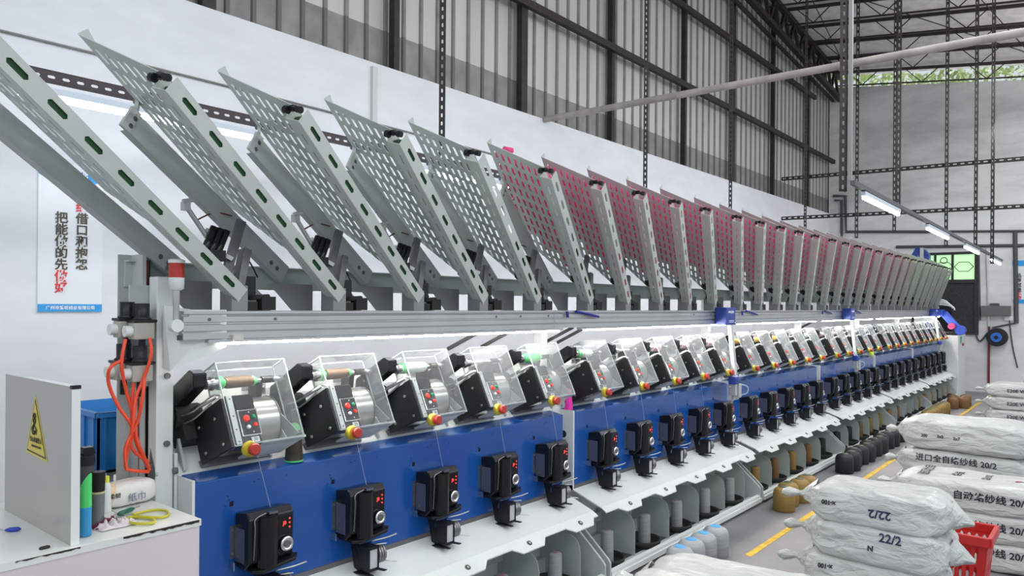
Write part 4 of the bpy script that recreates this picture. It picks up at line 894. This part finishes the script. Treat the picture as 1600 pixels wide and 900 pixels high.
# ---------------------------------------------------------------- desk at left
dk = empty('work_desk', (-2.5, .5, 0)); tag(dk, 'white laminate desk with chipped dark front edge, at left', 'desk')
LAM = mat('white_laminate', (.72, .74, .71), .25, var=.04, scale=3); LAMP = mat('pinkish_laminate', (.66, .60, .60), .35, var=.05, scale=2)
m_ = MB(); m_.box2(*rel(dk, (-2.222, -.8, .90), (-2.9, 1.165, .92))); m_.build('top', LAM, dk)
m_ = MB(); m_.box2(*rel(dk, (-2.224, -.8, 0), (-2.25, 1.160, .90))); m_.build('front_panel', LAMP, dk)
m_ = MB(); m_.box2(*rel(dk, (-2.25, 1.145, 0), (-2.9, 1.160, .90))); m_.build('side_panel', LAM, dk)
m_ = MB(); y = .93; random.seed(3)
pts = [(y_, random.uniform(.004, .010)) for y_ in [.93+.012*i for i in range(20)]]
for (ya, ha), (yb, hb) in zip(pts[:-1], pts[1:]): m_.add(rel(dk, (-2.2205, ya, .9195), (-2.2205, yb, .9195), (-2.2205, yb, .9195-hb), (-2.2205, ya, .9195-ha)), [(0, 1, 2, 3)])
pts = [(y_, random.uniform(.001, .006)) for y_ in [.66+.012*i for i in range(14)]]
for (ya, ha), (yb, hb) in zip(pts[:-1], pts[1:]): m_.add(rel(dk, (-2.2205, ya, .9195), (-2.2205, yb, .9195), (-2.2205, yb, .9195-hb), (-2.2205, ya, .9195-ha)), [(0, 1, 2, 3)])
m_.build('chipped_edge', mat('exposed_chipboard', (.03, .02, .018), .9), dk)
m_ = MB(); m_.box2(*rel(dk, (-2.30, 1.02, .920), (-2.9, 1.022, .9205))); m_.build('top_seam', DGREY, dk)
dv = empty('desk_divider', (-2.5, .80, .92)); tag(dv, 'grey upright divider board standing across the desk', 'divider')
m_ = MB(); m_.box2(*rel(dv, (-2.245, .80, .9205), (-2.80, .820, 1.362))); m_.build('board', mat('warm_grey_laminate', (.40, .39, .36), .2, var=.03, scale=2), dv)
m_ = MB(); m_.box2(*rel(dv, (-2.242, .799, .9205), (-2.245, .821, 1.362))); m_.box2(*rel(dv, (-2.242, .799, 1.362), (-2.80, .821, 1.364))); m_.build('edge_band', WHITE, dv)
m_ = MB(); m_.box2(*rel(dv, (-2.241, .798, 1.356), (-2.256, .822, 1.366))); m_.build('chipped_corner', BLACK, dv)
def dq(u, v): return byY(u, v, .80)
ws = empty('warning_sticker', dq(60, 700)); tag(ws, 'yellow triangular hand hazard sticker on the grey divider', 'warning sign')
tri = [dq(56, 623), dq(43, 703), dq(73, 718)]; cen = (tri[0]+tri[1]+tri[2])/3
YS_ = mat('sticker_yellow', (.62, .50, .06), .35); KS = mat('sticker_black', (.03, .03, .02), .4)
def tri_sc(s, dy): return [Vector((cen.x+(p.x-cen.x)*s, .80-dy, cen.z+(p.z-cen.z)*s))-ws.location for p in tri]
for nm, s, dy, mm in (('yellow_border', 1.12, .0012, YS_), ('black_border', 1.0, .0018, KS), ('yellow_field', .90, .0024, YS_)): m_ = MB(); m_.prism(tri_sc(s, dy), (0, .0006, 0)); m_.build(nm, mm, ws)
FM = frame(dq(58, 688)-ws.location+Vector((0, -.004, 0)), (1, 0, 0), (0, 0, 1))
text('lettering', '当心机械伤人', .017, KS, ws, FM, .0003, .0003); text('lettering', 'WARNING HAZARD', .0085, KS, ws, frame(dq(58.5, 698)-ws.location+Vector((0, -.004, 0)), (1, 0, 0), (0, 0, 1)), .0003, .0002)
m_ = MB(); c = dq(56, 657)-ws.location; c.y = -.004
for dz in (.0, .014): ring(m_, c+Vector((0, 0, dz)), (0, 1, 0), .008, .0022, 12, 5)
m_.tube([c+Vector((.0, 0, -.012)), c+Vector((-.012, 0, -.024)), c+Vector((-.004, 0, -.04)), c+Vector((.008, 0, -.032))], .004, 6); m_.prism([c+Vector((.004, 0, -.016)), c+Vector((.020, 0, -.026)), c+Vector((.014, 0, -.042)), c+Vector((.008, 0, -.03))], (0, .001, 0)); m_.build('pictogram', KS, ws)

# bottles
def onD(u, v): return byZ(u, v, .92)
p = onD(133, 838); b_ = empty('squeeze_bottle', (p.x, p.y, .921)); tag(b_, 'green over blue plastic bottle standing beside the divider', 'bottle')
MB().lathe((0, 0, 0), (0, 0, .085), [(0, .014), (.02, .0165), (1, .0165)], 20).build('blue_lower', mat('blue_sleeve', (.03, .30, .62), .35), b_)
m_ = MB(); n = 20; vs = []
for i in range(n): a = 2*math.pi*i/n; vs.append((.0165*math.cos(a), .0165*math.sin(a), .085))
for i in range(n): a = 2*math.pi*i/n; vs.append((.0162*math.cos(a), .0162*math.sin(a), .155+.028*math.cos(a-.6)))
m_.add(vs, [(i, (i+1) % n, n+(i+1) % n, n+i) for i in range(n)], 0, True); m_.add(vs[n:], [tuple(range(n))]); m_.build('green_upper', mat('green_sleeve', (.08, .62, .15), .35), b_)
p = onD(146, 825); b_ = empty('shaker_bottle', (p.x-.04, p.y-.01, .921)); tag(b_, 'smoky black drink bottle with flip lid behind the green bottle', 'bottle')
MB().lathe((0, 0, 0), (0, 0, .20), [(0, .022), (.03, .025), (.55, .025), (.6, .026), (.93, .026)], 24).build('body', mat('smoky_plastic', (.07, .07, .08), .12), b_)
MB().lathe((0, 0, .185), (0, 0, .215), [(0, .028), (1, .028)], 24).build('lid', BLACK, b_)
m_ = MB(); m_.box((0, .005, .226), (.03, .03, .026)); m_.tube([(-.02, .028, .235), (-.02, .034, .21), (-.02, .028, .19)], .004, 6); m_.build('flip_cap', BLACKG, b_, bevel=.004)
p = onD(152, 822); b_ = empty('black_tumbler', (p.x+.005, p.y+.0, .921)); tag(b_, 'black and grey tumbler in front of the smoky bottle', 'bottle')
MB().lathe((0, 0, .105), (0, 0, .165), [(0, .018), (1, .0195)], 20).build('black_cup', BLACK, b_); MB().lathe((0, 0, 0), (0, 0, .105), [(0, .016), (1, .018)], 20).build('grey_body', mat('grey_clear_plastic', (.16, .17, .17), .15), b_); MB().lathe((0, 0, .10), (0, 0, .106), [(0, .0185), (1, .0185)], 20).build('pale_ring', mat('pale_ring', (.5, .5, .25), .3), b_)
p = onD(165, 800); b_ = empty('glue_bottle', (p.x, p.y, .921)); tag(b_, 'small white bottle with yellow cap beside the tissue pack', 'bottle')
MB().lathe((0, 0, 0), (0, 0, .095), [(0, .017), (.9, .015), (1, .010)], 18).build('body', WHITE, b_); MB().cyl((0, 0, .095), (0, 0, .115), .010, 14).build('cap', mat('yellow_cap', (.8, .75, .05), .4), b_)
# tissue pack
p = onD(196, 788); tp = empty('tissue_pack', (p.x, p.y, .921)); tag(tp, 'beige and white soft tissue pack lying on the desk', 'tissue pack')
def pillow(L_, W_, H_, nx=24, ny=14, nz=10, e=3.2, amp=.004, fr=18, seed=0, ends=None):
    """soft rounded box mesh, base on z=0"""
    bm = bmesh.new(); bmesh.ops.create_cube(bm, size=2); bmesh.ops.subdivide_edges(bm, edges=bm.edges[:], cuts=nx-1, use_grid_fill=True)
    for v in bm.verts:
        c = v.co; 
        r = (abs(c.x)**e+abs(c.y)**e+abs(c.z)**e)**(1/e); q_ = c/r
        fx = 1-.28*max(0, abs(q_.x)-.72)/.28 if ends else 1
        x, y, z = q_.x*L_/2, q_.y*W_/2*fx**.5, q_.z*H_/2*fx
        pnt = Vector((x*fr*.35+seed*7.1, y*fr, z*fr)); n1 = noise.noise(pnt); n2 = noise.noise(Vector((x*fr*1.2+y*fr*2, y*fr+seed, z*fr*2.5)))
        dsp = amp*(1.4*n1+.7*n2-.9*abs(noise.noise(pnt*1.7)))
        v.co = Vector((x, y, z))+q_.normalized()*dsp
        v.co.z += H_/2
        if v.co.z < 0.0: v.co.z = 0.0
    return bm
def bm_obj(bm, name, m, parent=None):
    me = bpy.data.meshes.new(name); bmesh.ops.recalc_face_normals(bm, faces=bm.faces); bm.to_mesh(me); bm.free(); me.materials.append(m)
    for p_ in me.polygons: p_.use_smooth = True
    o = bpy.data.objects.new(name, me); col.objects.link(o)
    if parent: o.parent = parent
    return o
o = bm_obj(pillow(.10, .19, .082, 12, amp=.003), 'pack', mat('tissue_white', (.78, .76, .72), .35), tp); o.rotation_euler.z = .1
o = bm_obj(pillow(.1015, .07, .0835, 12, amp=.003), 'beige_label', mat('tissue_beige', (.75, .55, .36), .35), tp); o.location = (.0, -.066, 0)
text('pack_lettering', '纸巾', .03, mat('grey_blue_ink', (.2, .25, .35), .5), tp, frame((.054, .015, .03), (0, 1, 0), (0, 0, 1)), .0008); text('pack_lettering', '柔韧', .018, KS, tp, frame((.054, -.055, .045), (0, 1, 0), (0, 0, 1)), .0008)
# tools
p = onD(185, 808); b_ = empty('screwdriver', (p.x, p.y, .921)); tag(b_, 'screwdriver with dark green handle lying on the desk', 'screwdriver')
pd = onD(218, 795)-p; pd.z = 0; L_ = pd.length; pd.normalize()
MB().lathe((0, 0, .008), Vector((0, 0, .008))+pd*L_*.72, [(0, .005), (.1, .008), (.8, .0075), (1, .004)], 12).build('handle', mat('bottle_green_plastic', (.01, .12, .06), .3), b_); MB().cyl(Vector((0, 0, .008))+pd*L_*.72, Vector((0, 0, .008))+pd*L_, .002, 8).build('shaft', STEEL, b_)
p = onD(205, 815); b_ = empty('scissors', (p.x, p.y, .921)); tag(b_, 'scissors with yellow loop handles on the desk front', 'scissors')
def dd(u, v, z=.006): q_ = onD(u, v)-p; return Vector((q_.x, q_.y, z))
YH = mat('yellow_handle', (.55, .50, .02), .4)
m_ = MB(); m_.tube([dd(208, 807), dd(235, 801), (dd(258, 801)), dd(263, 807), dd(252, 812), dd(225, 811), dd(208, 808)], .0042, 8); m_.build('handle', YH, b_)
m_ = MB(); m_.tube([dd(200, 812), dd(215, 811), dd(238, 814), dd(240, 820), dd(222, 822), dd(204, 820), dd(199, 813)], .0042, 8); m_.build('handle', YH, b_)
m_ = MB(); m_.bar(dd(180, 806), dd(209, 807), .010, .002); m_.bar(dd(182, 812), dd(206, 811), .010, .002); m_.build('blade', STEEL, b_)
p = onD(182, 822); b_ = empty('crumpled_cloth', (p.x, p.y, .921)); tag(b_, 'crumpled white and dark red cloth beside the scissors', 'cloth')
random.seed(5)
def crumple(c, sx, sy, h, name, m):
    bm = bmesh.new(); bmesh.ops.create_grid(bm, x_segments=22, y_segments=22, size=1)
    for v in bm.verts:
        x, y = v.co.x, v.co.y; r_ = max(abs(x), abs(y)); n_ = abs(noise.noise(Vector((x*3+c[0]*50, y*3, 2))))*1.4+abs(noise.noise(Vector((x*7, y*7, 5))))*.5
        v.co = Vector((c[0]+x*sx*(1+.2*noise.noise(Vector((y*3, 1, c[0]*30)))), c[1]+y*sy*(1+.3*noise.noise(Vector((x*3, 9, 1)))), .001+h*n_*(1-r_**3)))
    o_ = bm_obj(bm, name, m, b_); return o_
crumple((.0, .0), .030, .055, .030, 'white_part', mat('white_cloth', (.66, .60, .62), .8)); crumple((-.03, -.02), .03, .04, .034, 'red_part', mat('wine_red_cloth', (.16, .02, .05), .8))
p = onD(20, 832); b_ = empty('small_snips', (p.x, p.y, .921)); tag(b_, 'small blue handled snips lying left of the divider', 'snips')
MB().lathe(dd(8, 832)*1, dd(33, 830)*1, [(0, .003), (.3, .007), (.8, .007), (1, .002)], 10).build('handle', mat('blue_handle', (.02, .05, .4), .35), b_); MB().tube([dd(8, 832), dd(-10, 828)], .002, 6).build('blade', STEEL, b_)
p = onD(69, 858); tag(MB().lathe(p+Vector((0, -.012, .004)), p+Vector((0, .014, .004)), [(0, .003), (.2, .005), (.8, .005), (1, .003)], 10).build('black_clip', RUBBER), 'tiny black clip near the desk front edge', 'clip')

# ---------------------------------------------------------------- bags of thread
BAG = bpy.data.materials.new('white_woven_plastic'); BAG.use_nodes = True
nt = BAG.node_tree; pb_ = nt.nodes['Principled BSDF']; pb_.inputs['Base Color'].default_value = (.60, .62, .60, 1); pb_.inputs['Roughness'].default_value = .32; pb_.inputs['Coat Weight'].default_value = .3; pb_.inputs['Coat Roughness'].default_value = .15
tc = nt.nodes.new('ShaderNodeTexCoord'); mpn = nt.nodes.new('ShaderNodeMapping'); mpn.inputs['Scale'].default_value = (3, 9, 9); mpn.inputs['Rotation'].default_value = (0, .5, 0); nt.links.new(tc.outputs['Object'], mpn.inputs[0])
nz = nt.nodes.new('ShaderNodeTexNoise'); nz.inputs['Scale'].default_value = 2.6; nz.inputs['Detail'].default_value = 5; nz.inputs['Distortion'].default_value = 1.2; nt.links.new(mpn.outputs[0], nz.inputs['Vector'])
bp = nt.nodes.new('ShaderNodeBump'); bp.inputs['Strength'].default_value = .75; bp.inputs['Distance'].default_value = .03; nt.links.new(nz.outputs['Fac'], bp.inputs['Height']); nt.links.new(bp.outputs[0], pb_.inputs['Normal'])
INK = mat('black_print', (.02, .02, .03), .5); INKB = mat('navy_print', (.02, .03, .10), .5); INKR = mat('maroon_print', (.35, .02, .06), .5)
bagn = 0
def bag(loc, L_, W_, H_, rz, label, group, texts=(), tail=-1, tail_r=.0, amp=.010):
    global bagn
    bagn += 1
    t = empty('thread_bag', loc, (0, 0, rz)); tag(t, label, 'bag', group)
    body = bm_obj(pillow(L_, W_, H_, 40, e=6.0, amp=amp, fr=9, seed=bagn, ends=True), 'sack', BAG, t)
    bv = BVHTree.FromPolygons([v.co for v in body.data.vertices], [p_.vertices[:] for p_ in body.data.polygons])
    for (s, size, x, z, mm, flip, face) in texts:
        for _ in (0,):
            if face == 'front': M = frame((x, -W_, z), (-1 if flip else 1, 0, 0), (0, 0, -1 if flip else 1))
            else: M = frame((x, z, H_*2), (0, 1, 0) if face == 'top' else (1, 0, 0), (-1, 0, 0) if face == 'top' else (0, 1, 0))
            o_ = text('printed_lettering', s, size, mm, t, M, 0, .0012)
            bm = bmesh.new(); bm.from_mesh(o_.data)
            bmesh.ops.subdivide_edges(bm, edges=[e_ for e_ in bm.edges if e_.calc_length() > .02], cuts=2)
            bmesh.ops.triangulate(bm, faces=bm.faces)
            dr_ = Vector((0, 1, 0)) if face == 'front' else Vector((0, 0, -1))
            for v in bm.verts:
                h_ = bv.ray_cast(v.co, dr_)
                if h_[0]: v.co = h_[0]-dr_*.0035
            bm.to_mesh(o_.data); bm.free()
    # gathered tied mouth
    for sgn, big_ in ((tail, 1.0), (-tail, .5)):
        x = sgn*L_/2*.97
        m_ = MB(); n = 14; vs = []; prof = [(0, .075), (.035, .05), (.06, .018), (.075, .012), (.09, .022), (.12*big_, .028), (.15*big_, .012)]
        if big_ < 1: prof = [(0, .075), (.03, .045), (.055, .022), (.075, .008)]
        for j, (dx, r_) in enumerate(prof):
            for i in range(n):
                a = 2*math.pi*i/n; rr = r_*(1+.22*math.cos(a*5+j))
                vs.append((x+sgn*dx, rr*1.1*math.cos(a)*(W_/.4), H_*.5+rr*math.sin(a)*(H_/.2)*.9-(.1*dx if big_ == 1 else .3*dx)))
        fs = [(j*n+i, j*n+(i+1) % n, (j+1)*n+(i+1) % n, (j+1)*n+i) for j in range(len(prof)-1) for i in range(n)]
        m_.add(vs, fs, 0, True); m_.build('tied_end', BAG, t)
    return t
GA = 'stacked bags marked 22/2'
# stack A (right foreground)
for i in range(6):
    z = .141*i; dx = [.0, .01, .0, .0, .02, .015][i]
    tx = {5: [('22/2', .046, .03, .078, INKB, True, 'front'), ('x-100', .024, -.16, .095, INK, True, 'front')], 4: [('22/2', .046, .07, .128, INKB, False, 'front'), ('N', .028, .0, .08, INK, False, 'front')], 3: [('22/2', .046, .03, .085, INKB, True, 'front'), ('x-100', .024, -.16, .11, INK, True, 'front')]}.get(i, [])
    lab = ['bottom bag of the right foreground stack marked 22/2', 'second bag from the bottom, right foreground stack marked 22/2', 'third bag from the bottom, right foreground stack marked 22/2', 'third bag from top, right foreground stack, tied ear at left', 'second bag from top in the right foreground stack, 22/2 upright', 'top bag of the right foreground stack, 22/2 printed upside down'][i]
    bag((-.775+dx, 3.34, z), .53, .34, .162, .03*(i % 2)-.02, lab, GA, tx, amp=.010)
# front bag stack E
for i in range(3):
    bag((-1.09, 2.62, .20*i), .72, .42, .205, -.04+.03*i, ['bottom bag of the frontmost stack at the frame bottom', 'middle bag of the frontmost stack at the frame bottom', 'top bag of the frontmost stack, plain cream-white surface'][i], 'bags in the frontmost stack', [], amp=.013)
# stack C
for i in range(3):
    tx = [('自动络纱线 20/2', .056, .12, [.12, .105, .105][i], INK, False, 'front')]
    if i == 2: tx += [('进口全自', .075, -.26, .0, INK, False, 'top'), ('络纱线', .06, -.08, .0, INK, False, 'top'), ('络纱 20/2', .05, .08, .0, INK, False, 'top'), ('人', .17, .30, .02, INKR, False, 'topx')]
    bag((-.72, 5.55, .168*i), .86, .5, .19, .0, ['bottom bag of the stack behind the red basket', 'middle bag of the stack behind the red basket', 'top bag behind the red basket with printed top and maroon mark'][i], 'bags marked 20/2 behind the basket', tx, amp=.008)
# stack B
for i in range(3):
    tx = {2: [('200', .03, -.27, .12, INK, False, 'front'), ('2x2', .03, -.16, .125, INK, False, 'front'), ('2x7', .03, -.05, .12, INK, False, 'front')], 1: [('进口全自络纱线 20/2', .06, -.05, .185, INK, False, 'front')], 0: []}[i]
    bag((-.93+.01*i, 6.78, .24*i), .92, .5, .255, .0, ['bottom bag of the stack beyond the printed-top bag', 'middle bag reading 20/2 of the stack nearer the black spools', 'top bag with faint pencilled numbers beyond the printed-top bag'][i], 'bags in the middle aisle stack', tx, amp=.012)
# stack D on blue pallet
tag(MB().box2((-1.35, 11.15, 0), (-.3, 11.75, .14)).build('pallet', mat('pallet_blue', (.02, .06, .28), .5), bevel=.01), 'blue plastic pallet under the far right bag stack', 'pallet')
for i in range(3):
    bag((-.85, 11.45, .142+.165*i), .98, .5, .175, 0, ['lowest bag on the blue pallet', 'middle bag on the blue pallet', 'top bag of the far stack on the blue pallet'][i], 'bags on the blue pallet', [('E20E W02', .06, -.12, .09, INK, False, 'front')], amp=.009)
for i in range(2): bag((-.65, 13.6, .3*i), .9, .6, .31, .2, ['lower grey-clear bag behind the pallet stack', 'upper crumpled clear bag behind the pallet stack'][i], 'clear bags against the far wall', [], amp=.03)
# loose clear film between stacks
b_ = empty('plastic_film', (-.95, 9.3, 0)); tag(b_, 'crumpled clear plastic film heap in front of the pallet stack', 'plastic film')
bm = pillow(1.0, .6, .42, 30, e=2.2, amp=.06, fr=7, seed=33); bm_obj(bm, 'film', mat('crinkled_film', (.66, .68, .78), .15, bump=1, scale=9), b_)

# red basket
bk = empty('red_basket', (-.66, 4.42, 0)); tag(bk, 'red slotted plastic basket between the bag stacks', 'basket')
RB = mat('basket_red', (.55, .02, .02), .35)
m_ = MB(); BH = .47
def side(p00, p10, p01, p11, ns, nt):
    P00, P10, P01, P11 = map(Vector, (p00, p10, p01, p11))
    slot_grid(m_, lambda s, t: (P00*(1-t)+P10*t)*(1-s)+(P01*(1-t)+P11*t)*s, 0, 1, 0, 1, ns, nt, .15, .045, .08, .08)
wx, wy, tx_, ty_ = .125, .10, .17, .14
side((-wx, -wy, 0), (wx, -wy, 0), (-tx_, -ty_, BH), (tx_, -ty_, BH), 4, 8); side((-wx, wy, 0), (wx, wy, 0), (-tx_, ty_, BH), (tx_, ty_, BH), 4, 8)
side((-wx, -wy, 0), (-wx, wy, 0), (-tx_, -ty_, BH), (-tx_, ty_, BH), 4, 6); side((wx, -wy, 0), (wx, wy, 0), (tx_, -ty_, BH), (tx_, ty_, BH), 4, 6)
m_.add([(-wx, -wy, .003), (wx, -wy, .003), (wx, wy, .003), (-wx, wy, .003)], [(0, 1, 2, 3)])
o = weld(m_.build('shell', RB, bk, fixn=False)); solid(o, .004)
m_ = MB()
for a, b in (((-tx_, -ty_), (tx_, -ty_)), ((tx_, -ty_), (tx_, ty_)), ((tx_, ty_), (-tx_, ty_)), ((-tx_, ty_), (-tx_, -ty_))):
    m_.bar((a[0]*1.03, a[1]*1.03, BH-.02), (b[0]*1.03, b[1]*1.03, BH-.02), .022, .05)
m_.build('rim', RB, bk, bevel=.006)
